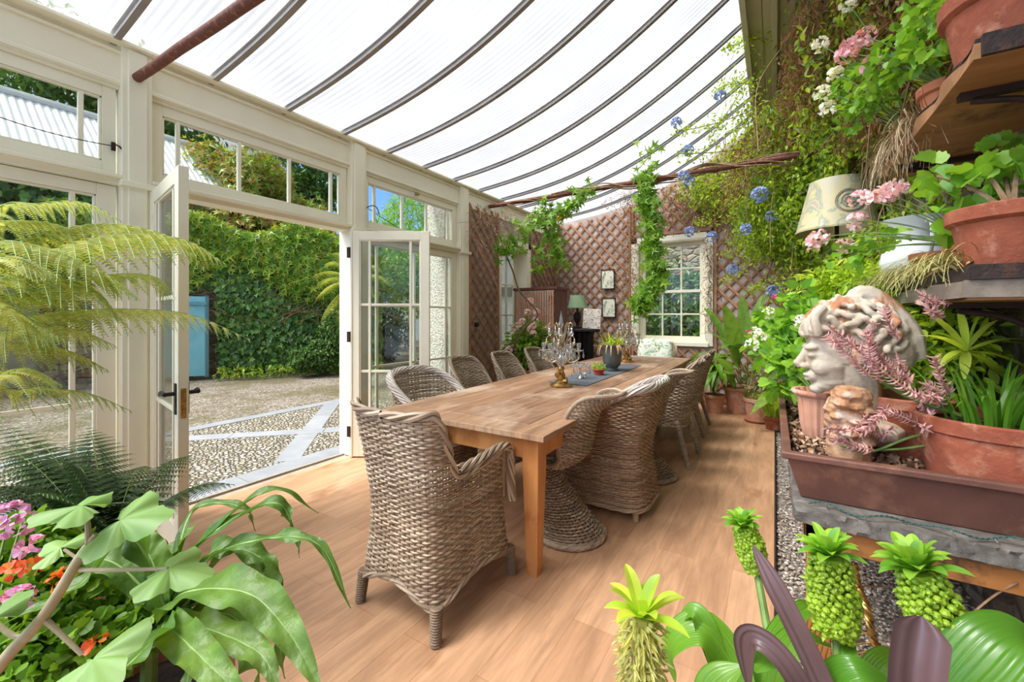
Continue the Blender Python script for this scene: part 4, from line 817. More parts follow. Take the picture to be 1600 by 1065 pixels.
def candelabrum(label, loc, H=.62, seed=0, group='crystal candelabra on the table'):
    rg = np.random.default_rng(seed); root = thing('crystal_candelabrum', label, 'candelabrum', loc, group); k = H/.62
    q = MB(); q.lathe([(0, 0), (.078, 0), (.08, .008), (.07, .014), (.066, .02), (.045, .03), (.03, .05)], n=8, ripple=(.08, 4)); 
    for i in range(7): a = i*.9; q.ball((.028*math.cos(a), .028*math.sin(a), .045+.012*i), (.026-.002*i, .024-.002*i, .022), 8)
    q.lathe([(.024, .05), (.03, .09), (.018, .13), (.026, .15), (.014, .17)], n=12); q.build('gilt_base', M['brass'], root, loc='local')
    q = MB(); q.lathe([(.010, .15), (.03, .19), (.034, .22), (.02, .25), (.008, .27), (.007, .40), (.02, .43), (.008, .46), (.008, .50)], n=10); q.build('glass_stem', M['crystal'], root, loc='local')
    q = MB(); q.lathe([(.008, .49), (.018, .51), (.02, .525), (.012, .545), (.014, .56), (.006, .59), (.0005, .635)], n=8); q.build('finial', M['crystal'], root, loc='local')
    for i in range(6):
        a = i*math.pi/3+.3; c, s = math.cos(a), math.sin(a); q = MB()
        p = smooth_path([(0.01*c, .01*s, .23), (.06*c, .06*s, .20), (.11*c, .11*s, .22), (.125*c, .125*s, .27), (.12*c, .12*s, .29)], 20); q.tube(p, .0035, 6); q.build('arm', M['gilt'], root, loc='local')
        q = MB(); q.lathe([(.004, .285), (.032, .30), (.034, .305), (.006, .30), (.012, .31), (.015, .33), (.017, .36), (.013, .362), (.011, .32)], (.12*c, .12*s, 0), 10); q.build('candle_cup', M['crystal'], root, loc='local')
        q = MB()
        for j in range(4): b_ = j*math.pi/2+a; drop(q, (.12*c+.032*math.cos(b_), .12*s+.032*math.sin(b_), .298), .06+.015*(j % 2), .0085)
        q.build('crystal_drops', M['crystal'], root, loc='local')
    for i in range(5):
        a = i*2*math.pi/5; c, s = math.cos(a), math.sin(a); q = MB()
        p = smooth_path([(0, 0, .33), (.03*c, .03*s, .42), (.045*c, .045*s, .50), (.07*c, .07*s, .53), (.085*c, .085*s, .51), (.075*c, .075*s, .49)], 22); q.tube(p, .0035, 6); q.build('scroll', M['gilt'], root, loc='local')
        q = MB(); drop(q, (.08*c, .08*s, .488), .07, .016); q.build('crystal_drop', M['crystal'], root, loc='local')
        q = MB(); p = smooth_path([(.01*c, .01*s, .30), (.05*c, .05*s, .37), (.08*c, .08*s, .42), (.10*c, .10*s, .40)], 16); q.tube(p, .003, 5); drop(q, (.10*c, .10*s, .398), .06, .012); q.build('lower_scroll', M['gilt'], root, loc='local')
    for i in range(8):
        a = i*math.pi/4+.1; c, s = math.cos(a), math.sin(a); q = MB(); z0 = (.36, .30)[i % 2]; q.tube(smooth_path([(.008*c, .008*s, z0-.05), (.04*c, .04*s, z0+.02), (.065*c, .065*s, z0+.03), (.07*c, .07*s, z0)], 12), .0025, 5); drop(q, (.07*c, .07*s, z0), .085, .013); q.build('pendant', M['crystal'], root, loc='local')
    root.scale = (k*1.22, k*1.22, k); return root
cz = .7612
candelabrum('crystal candelabrum on a gilt base at the near end of the dark runner', (-1.515, 3.165, cz), .62, 1)
candelabrum('crystal candelabrum further down the table behind the big pewter urn', (-1.60, 5.28, cz), .62, 2)
# low crystal candle cluster
ch = thing('crystal_candle_holder', 'low crystal-hung candle holder between the gilt candelabrum and the small red pot', 'candle holder', (-1.53, 3.62, .767))
q = MB(); q.lathe([(0, 0), (.035, .002), (.03, .01), (.01, .03), (.008, .12), (.03, .135), (.03, .14), (.012, .14)], n=14)
for i in range(5): a = i*1.257; q.tube(smooth_path([(0, 0, .06), (.05*math.cos(a), .05*math.sin(a), .05), (.075*math.cos(a), .075*math.sin(a), .10)], 10), .003, 5); q.lathe([(.003, 0), (.022, .01), (.02, .035), (.016, .035), (.004, .012)], (.075*math.cos(a), .075*math.sin(a), .1), 10)
q.build('glass_body', M['crystal'], ch, loc='local')
q = MB()
for i in range(18): a = i*.7; drop(q, (.085*math.cos(a), .085*math.sin(a), .11-.03*(i % 3)), .045, .009)
q.build('crystal_drops', M['crystal'], ch, loc='local')
q = MB(); q.lathe([(0, 0), (.035, 0), (.035, .012), (.03, .03), (.012, .034), (0, .034)], n=20)
o = q.build('round_switch', M['black'], None, loc=(0, 0, 0)); o.location = (XL+.012, 4.52, 1.23); o.rotation_euler = (0, math.pi/2, 0); tag(o, 'round black switch on the narrow trellis by the last glazing post', 'switch')
q = MB(); s = np.linspace(0, 1, 120); rope(q, np.stack([-.845+.02*np.sin(s*31)+.012*np.sin(s*73), YB-.045+.006*np.sin(s*50), 2.45-1.35*s], 1), .006, .0025, 60, 2)
tag(q.build('light_cable', M['black'], loc=(-.845, YB-.05, 1.8)), 'dark twisted cable hanging down the right jamb of the back window', 'cable')
q = MB(); s = np.linspace(0, 1, 40); q.tube(np.stack([XL-.01+0*s, .20+.67*s, 2.44-.04*s-.035*np.sin(s*3.14)], 1), .003, 5); tag(q.build('chain', M['rustdark'], loc=(XL, .5, 2.42)), 'thin chain slung across the near left transom window', 'chain')
# ================================================================ THE FAR END
cb = thing('painted_cabinet', 'tall cabinet with a coral-striped patterned grille door in the far left corner', 'cabinet', (-3.02, 5.6, 0))
q = MB(); q.box((-3.38, 5.42, .08), (-2.67, 5.80, 1.75)); q.box((-3.40, 5.40, 1.73), (-2.65, 5.82, 1.77)); q.build('cabinet_body', mat('dark_red_wood', (116, 66, 56), (88, 48, 42), 4, .55, stretch=(4, 4, .6)), cb, bevel=.004)
m, n, b, o = base_mat('painted_door'); k = ramp(n, noise(n, 9, (1, 1, 1), 4, .6, dist=1.2), [(.3, lin((136, 168, 164))), (.45, lin((180, 178, 148))), (.55, lin((120, 124, 108))), (.62, lin((200, 170, 144))), (.75, lin((110, 150, 150)))], 'CONSTANT')
ln(n, k, b.inputs['Base Color']); b.inputs['Roughness'].default_value = .6
q = MB(); q.box((-3.35, 5.405, .12), (-2.70, 5.42, 1.72)); dr = q.build('cabinet_door', m, cb, smooth=False)
q = MB()
for i in range(17): x = -3.34+i*.0395; q.bar((x, 5.395, .13), (x, 5.395, 1.71), .011, .012, up=(0, 1, 0))
q.build('door_rods', mat('coral_paint', (240, 156, 124), (220, 130, 100), 8, .5), cb, smooth=False)
for x in (-3.36, -2.69): q = MB(); q.box((x-.02, 5.425, 0), (x+.02, 5.79, .09)); q.build('foot', M['rustdark'], cb)
# fluted iron column
st = thing('black_iron_stove', 'black fluted cast-iron stove with a flat top in the far corner', 'stove', (-2.72, 6.5, 0))
q = MB(); q.lathe([(.20, 0), (.22, .02), (.19, .06), (.175, .10), (.175, 1.03), (.19, 1.07), (.0, 1.08)], n=64, ripple=(.09, 12)); q.build('stove_body', M['black'], st, loc='local')
q = MB(); q.lathe([(0, 1.08), (.30, 1.085), (.31, 1.10), (.31, 1.125), (.29, 1.14), (0, 1.14)], n=8); q.build('stove_top', M['black'], st, loc='local', smooth=False)
lp = thing('table_lamp', 'small lamp with a green drum shade standing on the black stove', 'lamp', (-2.80, 6.48, 1.14))
q = MB(); q.lathe([(.0, 0), (.07, 0), (.075, .015), (.03, .03), (.02, .07), (.05, .13), (.065, .2), (.045, .26), (.018, .28), (.012, .40), (0, .40)], n=20); q.build('lamp_base', M['rustdark'], lp, loc='local')
q = MB(); q.lathe([(.165, .34), (.115, .55)], n=40); q.lathe([(.111, .55), (.161, .34)], n=40); q.build('lamp_shade', mat('green_linen', (150, 178, 142), (134, 164, 128), 60, .8), lp, loc='local')
q = MB(); 
for i in range(420): q.ball((R.uniform(-.135, .135), R.uniform(-.05, .05), R.uniform(0, .32)), (R.uniform(.008, .02), .012, R.uniform(.006, .012)), 6)
q.box((-.14, -.05, 0), (.14, .05, .32)); o = q.build('shell_box', wick('pale_shells', (150, 138, 122), (222, 212, 198), (250, 246, 238)), None, loc=(0, 0, 0)); o.location = (-2.53, 6.42, 1.142); o.rotation_euler = (0, .06, .35); tag(o, 'upright box crusted with pale shells on the stove beside the lamp', 'box')
for i, (z, lab) in enumerate(((1.98, 'upper of two small framed botanical prints on the trellis'), (1.49, 'lower of two small framed botanical prints on the trellis'))):
    t = thing('framed_print', lab, 'picture', (-2.45+.02*i, YB-.05, z), 'framed prints on the trellis'); hw, hh_ = .12, .17
    q = MB()
    for a in (((-hw, -.012, -hh_), (-hw+.013, .012, hh_)), ((hw-.013, -.012, -hh_), (hw, .012, hh_)), ((-hw, -.012, -hh_), (hw, .012, -hh_+.013)), ((-hw, -.012, hh_-.013), (hw, .012, hh_))): q.box(*a)
    q.build('frame', M['rustdark'], t, loc='local'); q = MB(); q.box((-hw+.01, -.004, -hh_+.01), (hw-.01, .004, hh_-.01)); q.build('print', floral('botanical_print_%d' % i, (222, 222, 204), (112, 142, 116), 9), t, loc='local')
# ---------------------------------------------------------------- plant builders
def pot_prof(r, h, rim=.02, t=.012, base=.72): return [(0, 0), (r*base, 0), (r*(base+.22*.8), h-rim*1.6), (r*.97, h-rim*1.5), (r+.004, h-rim*1.3), (r+.006, h-.004), (r, h), (r-t, h), (r-t-.004, h-.05), (r-t-.006, h-.06)]
def pot(root, r, h, m, rim=.03, rings=0, z=0, c=(0, 0), soil=True, base=.72, name='pot'):
    p = pot_prof(r, h, rim, base=base); q = MB()
    if rings: p = [(a+(.003*math.sin(zz*120) if .02 < zz < h-rim*2 else 0), zz) for a, zz in p]
    q.lathe(p, (c[0], c[1], z), 40); o = q.build(name, m, root, loc='local')
    if soil:
        q = MB(); n = 16; X = np.linspace(0, r-.012, 6); V = np.stack([np.stack([x*np.cos(np.arange(n)/n*6.2832), x*np.sin(np.arange(n)/n*6.2832), np.full(n, h-.04)+R.normal(0, .004, n)], -1) for x in X]); q.grid(V+np.array([c[0], c[1], z]), closed=True); q.build('soil', M['soil'], root, loc='local')
    return o
def flower_head(c, r, n, m, root, T_=L_PETAL, name='flower_head', flat=1.0, size=.45):
    q = MB(); d = rdir(n, .5); p = np.array(c)+d*r*np.array([1, 1, flat])*.75; 
    for k in range(4):
        a = np.cross(d, rdir(n)); a = unit(a); q.scatter(T_, p, a+d*.35, d, r*size)
    q.build(name, m, root)
def small_foliage(q, c, r, n, size, T_=L_OVAL, shell=.55, droop=.3, up=.5):
    d = rdir(n); rad = R.uniform(shell, 1, n)[:, None]; p = np.array(c)+d*np.array(r)*rad
    nr = unit(d*.6+np.array([0, 0, up])+R.normal(0, .4, (n, 3))); tip = unit(d*.8+np.array([0, 0, -droop])+R.normal(0, .5, (n, 3)))
    q.scatter(T_, p, tip, nr, R.uniform(.65, 1.25, n)*size); return p
def stems_to(q, base, pts, r=.004, lift=.2):
    for p in pts: base = np.asarray(base, float); m = (base+p)/2+np.array([0, 0, lift*np.linalg.norm(p-base)]); q.tube(bez(base, m, p, 9), np.linspace(r, r*.5, 9), 5, cap=False)
def frond(lf, stm, path, plen, npin=24, npl=13, w=.05, droop=.5, up=(0, 0, 1), r=.004, ps=.20):
    path = smooth_path(path, 60); s = np.linspace(.12, .99, npin); idx = np.linspace(0, 59, npin); t = unit(np.gradient(path, axis=0)); up = np.asarray(up, float)
    stm.tube(path, np.linspace(r, r*.25, 60), 6)
    ii = np.interp(s, np.linspace(0, 1, 60), np.arange(60)); P0, Tn, A, Z, Sz = [], [], [], [], []
    for k, (sv, fi) in enumerate(zip(s, ii)):
        i = int(min(58, fi)); f = fi-i; c = path[i]*(1-f)+path[i+1]*f; tt_ = t[i]; x = unit(np.cross(tt_, up)); z = np.cross(x, tt_); L = plen*(math.sin(math.pi*min(.98, sv*.93+.07)**.75)**.75)*R.uniform(.92, 1.05)
        for sd in (-1, 1):
            d0 = unit(x*sd+tt_*.45+z*.1); v = np.linspace(.04, 1, npl); dr = droop*L*v**1.7
            pp = c+d0*(L*v)[:, None]-np.array([0, 0, 1.])*dr[:, None]+tt_*(.06*L*v**2)[:, None]; tv = unit(np.gradient(pp, axis=0)); ax = unit(np.cross(tv, up+z*.3))
            stm.tube(pp[::3], .0011, 3, cap=False)
            for sg in (-1, 1):
                P0.append(pp); Tn.append(unit(ax*sg+tv*.45-np.array([0, 0, .12]))); Z.append(np.cross(unit(ax), tv)*1.0); Sz.append(L*ps*(1-v**1.6*.85)*1.0)
    P0 = np.concatenate(P0); Tn = np.concatenate(Tn); Z = np.concatenate(Z); Z = np.where(Z[:, 2:3] < 0, -Z, Z); Sz = np.concatenate(Sz)
    TT = T([(0, 0, 0), (.16, .12, .0), (.17, .5, .02), (0, 1, -.08), (-.17, .5, .02), (-.16, .12, .0)], [[0, 1, 2, 3], [3, 4, 5, 0]])
    lf.scatter(TT, P0, Tn, Z, Sz)
# hydrangea and plants at the far left
hy = thing('potted_hydrangea', 'pink-flowered hydrangea in a tall terracotta pot in front of the painted cabinet', 'plant', (-2.93, 5.13, 0)); pot(hy, .19, .60, M['redpot'], base=.8)
q = MB(); small_foliage(q, (-2.93, 5.13, .95), (.34, .30, .36), 700, .10, shell=.3); q.build('foliage', M['passion'], hy)
fl_ = [P(829, 470, 5.85), P(838, 487, 5.8), P(824, 488, 5.75), P(837, 500, 5.8), P(833, 508, 5.6), P(829, 514, 5.6), P(816, 502, 5.7), P(811, 508, 5.7), P(804, 513, 5.7), P(856, 513, 5.8), P(833, 521, 5.6), P(795, 546, 5.5)]
q = MB(); stems_to(q, (-2.93, 5.13, .6), fl_, .005, .1); q.build('stems', M['stem'], hy)
for c in fl_: flower_head(c, .052, 26, M['palepink'], hy)
wl = thing('tall_climber_stem', 'thin bent climber stem rising before the left end window', 'climber', (-2.9, 4.75, 0))
q = MB(); q.tube(smooth_path([(-2.95, 4.75, 0), P(790, 562, 5.6), P(800, 545, 5.6), P(820, 512, 5.5), P(840, 490, 5.45), P(812, 455, 5.4), P(800, 420, 5.4), P(784, 385, 5.4)], 50), .011, 6); q.build('stem', M['bark'], wl)
q = MB(); c = P(783, 385, 5.4); small_foliage(q, c, (.09, .09, .12), 40, .08, L_HAND); small_foliage(q, P(800, 392, 5.4), (.2, .15, .06), 50, .07, L_HAND); q.build('foliage', M['passion'], wl)
# big urn with aloe
ur = thing('planted_urn', 'dark pewter urn of spiky aloes standing on the table', 'plant', (-1.466, 4.31, .767))
q = MB(); q.lathe([(0, 0), (.075, 0), (.078, .012), (.062, .022), (.06, .035), (.085, .06), (.098, .10), (.104, .18), (.108, .235), (.120, .262), (.128, .272), (.126, .28), (.112, .276), (.10, .255), (0, .245)], n=48); q.build('urn', mat('pewter', (112, 118, 112), (88, 94, 90), 6, .42, .55, bmp=.05), ur, loc='local')
q = MB()
for i in range(58):
    cx, cy_ = R.uniform(-.07, .075, 2); a = R.uniform(0, 6.28); L = R.uniform(.12, .25); e = R.uniform(.2, 1.3); c = np.array([cx, cy_, .25]); d = np.array([math.cos(a)*math.cos(e), math.sin(a)*math.cos(e), math.sin(e)]); blade(q, bez(c, c+d*L*.55, c+d*L*.9+np.array([d[0]*.05, d[1]*.05, -.03]), 8), .02, fold=.5, prof=lambda s: 1-s**1.6, nseg=1)
q.build('foliage', M['aloe'], ur, loc='local')
q = MB()
for i in range(16):
    a = R.uniform(0, 6.28); c = np.array([.08*math.cos(a), .08*math.sin(a), .26]); d = np.array([math.cos(a), math.sin(a), 0]); blade(q, bez(c, c+d*.07+[0, 0, .05], c+d*.09-[0, 0, R.uniform(.02, .12)], 8), .02, fold=.6, prof=lambda s: 1-s**2*.8, nseg=1)
q.build('withered_leaves', mat('withered', (206, 172, 130), (180, 140, 104), 20, .8), ur, loc='local')
sp = thing('potted_succulent', 'tiny succulent in a shallow red clay pot on the runner', 'plant', (-1.47, 3.93, .767)); pot(sp, .058, .062, mat('red_clay', (190, 84, 52), (170, 70, 42), 8, .7), rim=.012, base=.7, soil=False)
q = MB(); small_foliage(q, (-1.47, 3.93, .845), (.05, .05, .035), 70, .035); q.build('foliage', M['gera'], sp)
# ---------------------------------------------------------------- back right corner pots
p1 = thing('potted_canna', 'broad-leaved canna in a ringed terracotta pot in the far right corner', 'plant', (-.42, 6.62, 0)); pot(p1, .21, .36, M['terrapale'], rings=1)
q = MB()
for base, mid, tip, w in (((-.42, 6.6, .4), P(1165, 560, 5.6), P(1132, 478, 5.2), .20), ((-.40, 6.6, .4), P(1130, 500, 5.8), P(1100, 482, 5.9), .10), ((-.4, 6.6, .4), P(1160, 520, 5.6), P(1128, 545, 5.2), .16), ((-.35, 6.6, .4), P(1170, 500, 5.6), P(1200, 455, 5.6), .14),
    ((-.38, 6.6, .4), P(1150, 540, 5.6), P(1110, 520, 5.6), .13), ((-.3, 6.6, .4), P(1185, 540, 5.6), P(1215, 500, 5.5), .15), ((-.45, 6.5, .4), P(1140, 565, 5.5), P(1118, 560, 5.2), .12), ((-.3, 6.5, .4), P(1165, 500, 5.5), P(1160, 462, 5.5), .15)):
    blade(q, bez(base, np.array(mid), tip, 18), w, up=(-.3, -.6, 1), fold=.3, wave=.01, nw=2, prof=lambda s: np.sin(np.pi*np.clip(s, .3, .99)**1.5)**.7*(s > .3)+.08)
q.build('foliage', M['canna'], p1)
hd = thing('leafy_pot_plant', 'bright green drooping-leaved plant beside the canna pot', 'plant', (-.72, 6.45, 0)); pot(hd, .14, .25, M['terrapale'])
q = MB()
for i in range(34):
    a = R.uniform(0, 6.28); c = np.array([-.72, 6.45, .45]); e = R.uniform(.12, .26); d = np.array([math.cos(a), math.sin(a), 0]); z0 = R.uniform(.05, .40); blade(q, bez(c+[0, 0, z0-.1], c+d*e+[0, 0, z0+.1], c+d*(e+.12)+[0, 0, z0-.22], 9), .11, fold=.25, ribs=.002)
q.build('foliage', M['passion'], hd)
q = MB()
for i in range(5): q.tube(bez((-.72, 6.45, .2), (-.72+R.normal(0, .05), 6.45, .5), (-.72+R.normal(0, .1), 6.45+R.normal(0, .1), .8), 8), .006, 5)
q.build('stems', M['stem'], hd)
p2 = thing('potted_shrub', 'small dark-leaved shrub in a pale terracotta pot with a saucer', 'plant', (-.20, 6.15, 0)); pot(p2, .145, .28, M['terrapale'], z=.02)
q = MB(); q.lathe([(0, 0), (.12, 0), (.15, .03), (.14, .03), (.11, .012), (0, .012)], n=30); q.build('saucer', M['terracotta'], p2, loc='local')
q = MB(); small_foliage(q, (-.2, 6.15, .50), (.2, .2, .2), 260, .05); q.build('foliage', M['climbdark'], p2)
q = MB()
for a, b_, c, w in ((P(1185, 600, 5.2), P(1205, 575, 5.1), P(1192, 610, 4.9), .13), (P(1200, 610, 5.0), P(1198, 625, 4.8), P(1172, 648, 4.8), .13)): blade(q, bez(a, b_, c, 12), w, fold=.2, wave=.008, nw=2)
q.build('broad_leaves', M['canna'], p2)
bg_ = thing('potted_bamboo_grass', 'tuft of fine yellow-green grass between the pots and the trough', 'plant', (-.02, 5.85, 0)); pot(bg_, .10, .16, M['redpot'])
q = MB()
for i in range(240):
    a = R.uniform(0, 6.28); L = R.uniform(.2, .42); c = np.array([-.02+R.normal(0, .04), 5.85+R.normal(0, .04), .14]); d = np.array([math.cos(a), math.sin(a), 0])*R.uniform(.2, .8); blade(q, bez(c, c+d*L*.5+[0, 0, L], c+d*L+[0, 0, L*.5], 6), .009, prof=lambda s: 1-s**2, nseg=1)
q.build('foliage', M['lime'], bg_)
# ================================================================ RIGHT SIDE: gravel, bench, trough
g = MB(); g.box((0.004, -1.2, -.08), (XR, YB, -.035)); tag(g.build('ground_strip', mat('grey_grit', (150, 142, 130), (110, 104, 96), 30, .95, bmp=.6), smooth=False), kind='structure')
g = MB(); k = 15000; pp = np.stack([R.uniform(.012, XR-.05, k), R.uniform(.9, YB-.2, k)**1.0, R.uniform(-.035, -.012, k)], 1); near = R.uniform(0, 1, k) < .5; pp[near, 1] = R.uniform(.9, 3.4, near.sum())
ico = T([(0, 0, .6), (.9, 0, .15), (.3, .8, .1), (-.75, .5, .12), (-.7, -.55, .15), (.35, -.85, .1), (0, 0, -.4)], [[0, 1, 2], [0, 2, 3], [0, 3, 4], [0, 4, 5], [0, 5, 1], [6, 2, 1], [6, 3, 2], [6, 4, 3], [6, 5, 4], [6, 1, 5]])
a = R.uniform(0, 6.28, k); g.scatter(ico, pp, np.stack([np.cos(a), np.sin(a), R.normal(0, .25, k)], 1), np.stack([R.normal(0, .2, k), R.normal(0, .2, k), np.ones(k)], 1), R.uniform(.005, .0125, k))
tag(g.build('gravel', wick('gravel_stones', (128, 112, 98), (176, 164, 150), (212, 204, 194)), smooth=False), 'grey and brown gravel along the foot of the stone wall', 'gravel', kind='stuff')
g = MB(); g.box((-.004, -1.2, -.03), (.006, YB, .002)); tag(g.build('trim_3', M['rustdark']), kind='structure')
bn = thing('slate_topped_bench', 'timber-framed bench with a rough-edged slate slab carrying the metal trough', 'bench', (.45, 2.85, -.03))
def slab(x0, x1, y0, y1, z0, z1, jag=.006, seg=60):
    q = MB(); per = [(x0+(x1-x0)*t, y0) for t in np.linspace(0, 1, seg)]+[(x1, y0+(y1-y0)*t) for t in np.linspace(0, 1, seg)][1:]+[(x1-(x1-x0)*t, y1) for t in np.linspace(0, 1, seg)][1:]+[(x0, y1-(y1-y0)*t) for t in np.linspace(0, 1, seg)][1:-1]
    per = np.array(per); c = per.mean(0); k = len(per); rr = 18
    per[:, 0] = np.where((per[:, 0] < x0+.03) & (per[:, 1] < y0+.03), per[:, 0]+.008, per[:, 0])
    V = [np.c_[c+(per-c)*.02, np.full(k, z1)], np.c_[c+(per-c)*.985, np.full(k, z1)]]
    for f in np.linspace(0, 1, 5): V.append(np.c_[per+R.normal(0, jag, (k, 2))*[1, 1], np.full(k, z1-.004+(z0+.004-z1)*f)+R.normal(0, .0015, k)])
    V.append(np.c_[c+(per-c)*.98, np.full(k, z0)]); V.append(np.c_[c+(per-c)*.02, np.full(k, z0)]); q.grid(np.array(V), closed=True); return q
slab(.055, .83, 1.775, 3.95, .625, .68, .003).build('slate_top', M['slate'], bn, sharp=True)
m = mat('orange_brown_timber', (176, 118, 62), (150, 96, 48), 4, .5, stretch=(1, 5, 5), stain=(70, 46, 30), stscale=5)
q = MB(); q.box((.09, 1.80, .54), (.82, 1.845, .624)); q.box((.09, 3.86, .54), (.82, 3.90, .624)); q.box((.09, 1.80, .54), (.135, 3.9, .624)); q.box((.79, 1.80, .54), (.83, 3.9, .624)); q.build('bench_frame', m, bn, bevel=.003)
for x, y in ((.095, 1.805), (.095, 3.83), (.75, 1.805), (.75, 3.83)): q = MB(); q.box((x, y, -.035), (x+.07, y+.07, .56)); q.build('leg', m, bn, bevel=.003)
tr = thing('metal_trough', 'long rusty brown metal planting trough on the slate bench', 'trough', (.42, 2.8, .68))
q = MB(); x0, x1, y0, y1 = .02, .815, 1.81, 3.86
def ring(i, z): return [(x0+i, y0+i, z), (x1-i, y0+i, z), (x1-i, y1-i, z), (x0+i, y1-i, z)]
q.grid(np.array([ring(.06, .684), ring(.018, .832), ring(0, .832), ring(0, .852), ring(.006, .856), ring(.03, .856), ring(.032, .848), ring(.026, .83), ring(.06, .70)]), closed=True); q.add(ring(.06, .684), [[3, 2, 1, 0]])
q.build('trough_body', mat('rusty_brown_metal', (124, 84, 70), (98, 64, 54), 5, .55, .15, bmp=.1, stain=(140, 98, 78), stscale=9), tr, sharp=True, bevel=.003)
q = MB(); xx, yy = np.meshgrid(np.linspace(.065, .77, 30), np.linspace(1.86, 3.8, 80), indexing='ij'); q.grid(np.stack([xx, yy, .775+R.normal(0, .008, xx.shape)+.02*np.sin(xx*9)*np.cos(yy*6)], -1)); q.build('soil', M['soil'], tr)
q = MB(); k = 3600; pp = np.stack([R.uniform(.06, .77, k), R.uniform(1.86, 3.7, k), .79+R.uniform(0, .02, k)], 1); q.scatter(ico, pp, rdir(k), rdir(k, 1), R.uniform(.006, .02, k)*np.array([1])); o = q.build('bark_chips', wick('bark_chip', (96, 66, 46), (150, 116, 88), (196, 168, 140)), tr, smooth=False); tag(o, kind='stuff')
# string of little lights along the bench
q = MB(); s = np.linspace(0, 1, 90); pth = np.stack([.10+.74*s, 1.795+.02*np.sin(s*22)-.012*s, .690+.008*np.sin(s*30)+.012*s], 1); rope(q, pth, .0025, .0018, 200, 2); sl_ = thing('fairy_lights', 'green-wired string of small lights along the slate edge', 'string lights', tuple(pth[0])); q.build('wire', mat('green_wire', (62, 96, 92), None), sl_)
for i in range(6, 90, 12): q = MB(); q.tube([pth[i], pth[i]+[.004, -.008, -.008], pth[i]+[.006, -.016, -.022]], [.003, .004, .0035], 6); q.build('bulb', M['crystal'], sl_)
# pots in the trough
u1 = thing('potted_pelargonium', 'white-flowered pelargonium in a fluted pale clay urn at the left of the bust', 'plant', (.17, 2.36, .79))
q = MB(); q.lathe([(0, 0), (.055, 0), (.06, .02), (.07, .06), (.078, .16), (.083, .19), (.1, .2), (.104, .21), (.1, .222), (.09, .22), (.08, .19), (0, .185)], n=72, ripple=(.035, 18)); q.build('pot', M['terrapale'], u1, loc='local')
cpts = [P(1225, 520, 2.3), P(1250, 500, 2.2), P(1215, 560, 2.2), P(1240, 560, 2.1), P(1250, 470, 2.3), P(1205, 500, 2.5), P(1195, 540, 2.5), P(1275, 570, 2.15), P(1225, 600, 2.2), P(1265, 590, 2.05)]
q = MB()
for c in cpts: small_foliage(q, c, (.09, .12, .08), 55, .058, L_GERA, shell=.2, up=1.2)
q.build('foliage', M['gera'], u1)
fl_ = [P(1201, 489, 2.4), P(1175, 539, 2.3), P(1188, 528, 2.3), P(1180, 520, 2.4), P(1252, 503, 2.0), P(1211, 525, 2.3)]
q = MB(); stems_to(q, (.17, 2.36, .98), fl_+cpts[:6], .003, .1); q.build('stems', M['stem'], u1)
for c in fl_: flower_head(c, .034, 14, M['whitepetal'], u1, size=.6)
for c in (P(1170, 521, 2.5), P(1210, 466, 2.4)): flower_head(c, .02, 8, M['magenta'], u1, size=.7)
# bust
m, n, b, o = base_mat('weathered_plaster'); c = ramp(n, noise(n, 10, detail=8, rough=.65), [(.32, lin((206, 196, 178))), (.55, lin((184, 170, 148))), (.72, lin((148, 128, 104)))])
dr = noise(n, 5, (4, 4, .55), 4, .5); c = mixc(n, ramp(n, dr, [(.55, (0, 0, 0)), (.61, (.85, .85, .85))]), c, lin((172, 106, 58))); ln(n, c, b.inputs['Base Color']); b.inputs['Roughness'].default_value = .85; bump(n, b, noise(n, 60, detail=6), .3)
q = MB()
def bb(c, r): q.ball(c, r, 14)
bb((-.005, 0, .01), (.105, .082, .105)); bb((.045, 0, -.045), (.062, .062, .085)); bb((.045, 0, -.105), (.05, .048, .035)); bb((.088, 0, -.128), (.021, .024, .018)); bb((.06, 0, -.118), (.04, .04, .022))
q.tube([(.098, 0, -.008), (.112, 0, -.03), (.128, 0, -.052), (.122, 0, -.062)], [.011, .011, .014, .010], 8)
for s in (-1, 1): bb((.088, s*.03, -.004), (.022, .026, .012)); bb((.087, s*.031, -.026), (.018, .019, .012)); bb((.07, s*.038, -.062), (.030, .021, .027)); bb((.112, s*.012, -.060), (.012, .010, .009)); bb((-.005, s*.08, -.04), (.018, .012, .03))
bb((.108, 0, -.086), (.013, .026, .0065)); bb((.106, 0, -.099), (.012, .022, .007)); bb((.095, 0, -.09), (.02, .03, .02))
q.tube([(-.005, 0, -.05), (-.008, 0, -.13), (.0, 0, -.19), (.01, 0, -.235)], [.062, .052, .054, .075], 16)
bb((-.005, 0, -.25), (.09, .13, .04))
rg = np.random.default_rng(5)
for i in range(170):
    z_ = 1-2*(i+.5)/170; a = i*2.39996; rr_ = math.sqrt(1-z_*z_); d = np.array([rr_*math.cos(a), rr_*math.sin(a), z_])
    if (d[0] > .25 and d[2] < .30) or d[2] < -.35 or (d[0] > -.1 and d[2] < .12): continue
    c0 = np.array([-.008, 0, .012])+d*[.108, .086, .106]; t_ = unit(np.cross(d, [0, 1, .2])+rg.normal(0, .5, 3)); w_ = unit(np.cross(d, t_))
    pth = smooth_path([c0-t_*.026-d*.004, c0-t_*.010+d*.010+w_*.008, c0+t_*.010+d*.011-w_*.006, c0+t_*.026+d*.004], 10); q.tube(pth, [.005]+[.0095]*8+[.005], 7)
for y in np.linspace(-.075, .075, 7): q.tube(smooth_path([(.1-abs(y)*.35, y, .03), (.098-abs(y)*.3, y*1.05, .055), (.075, y, .085), (.05, y*.8, .11)], 10), .013, 7)
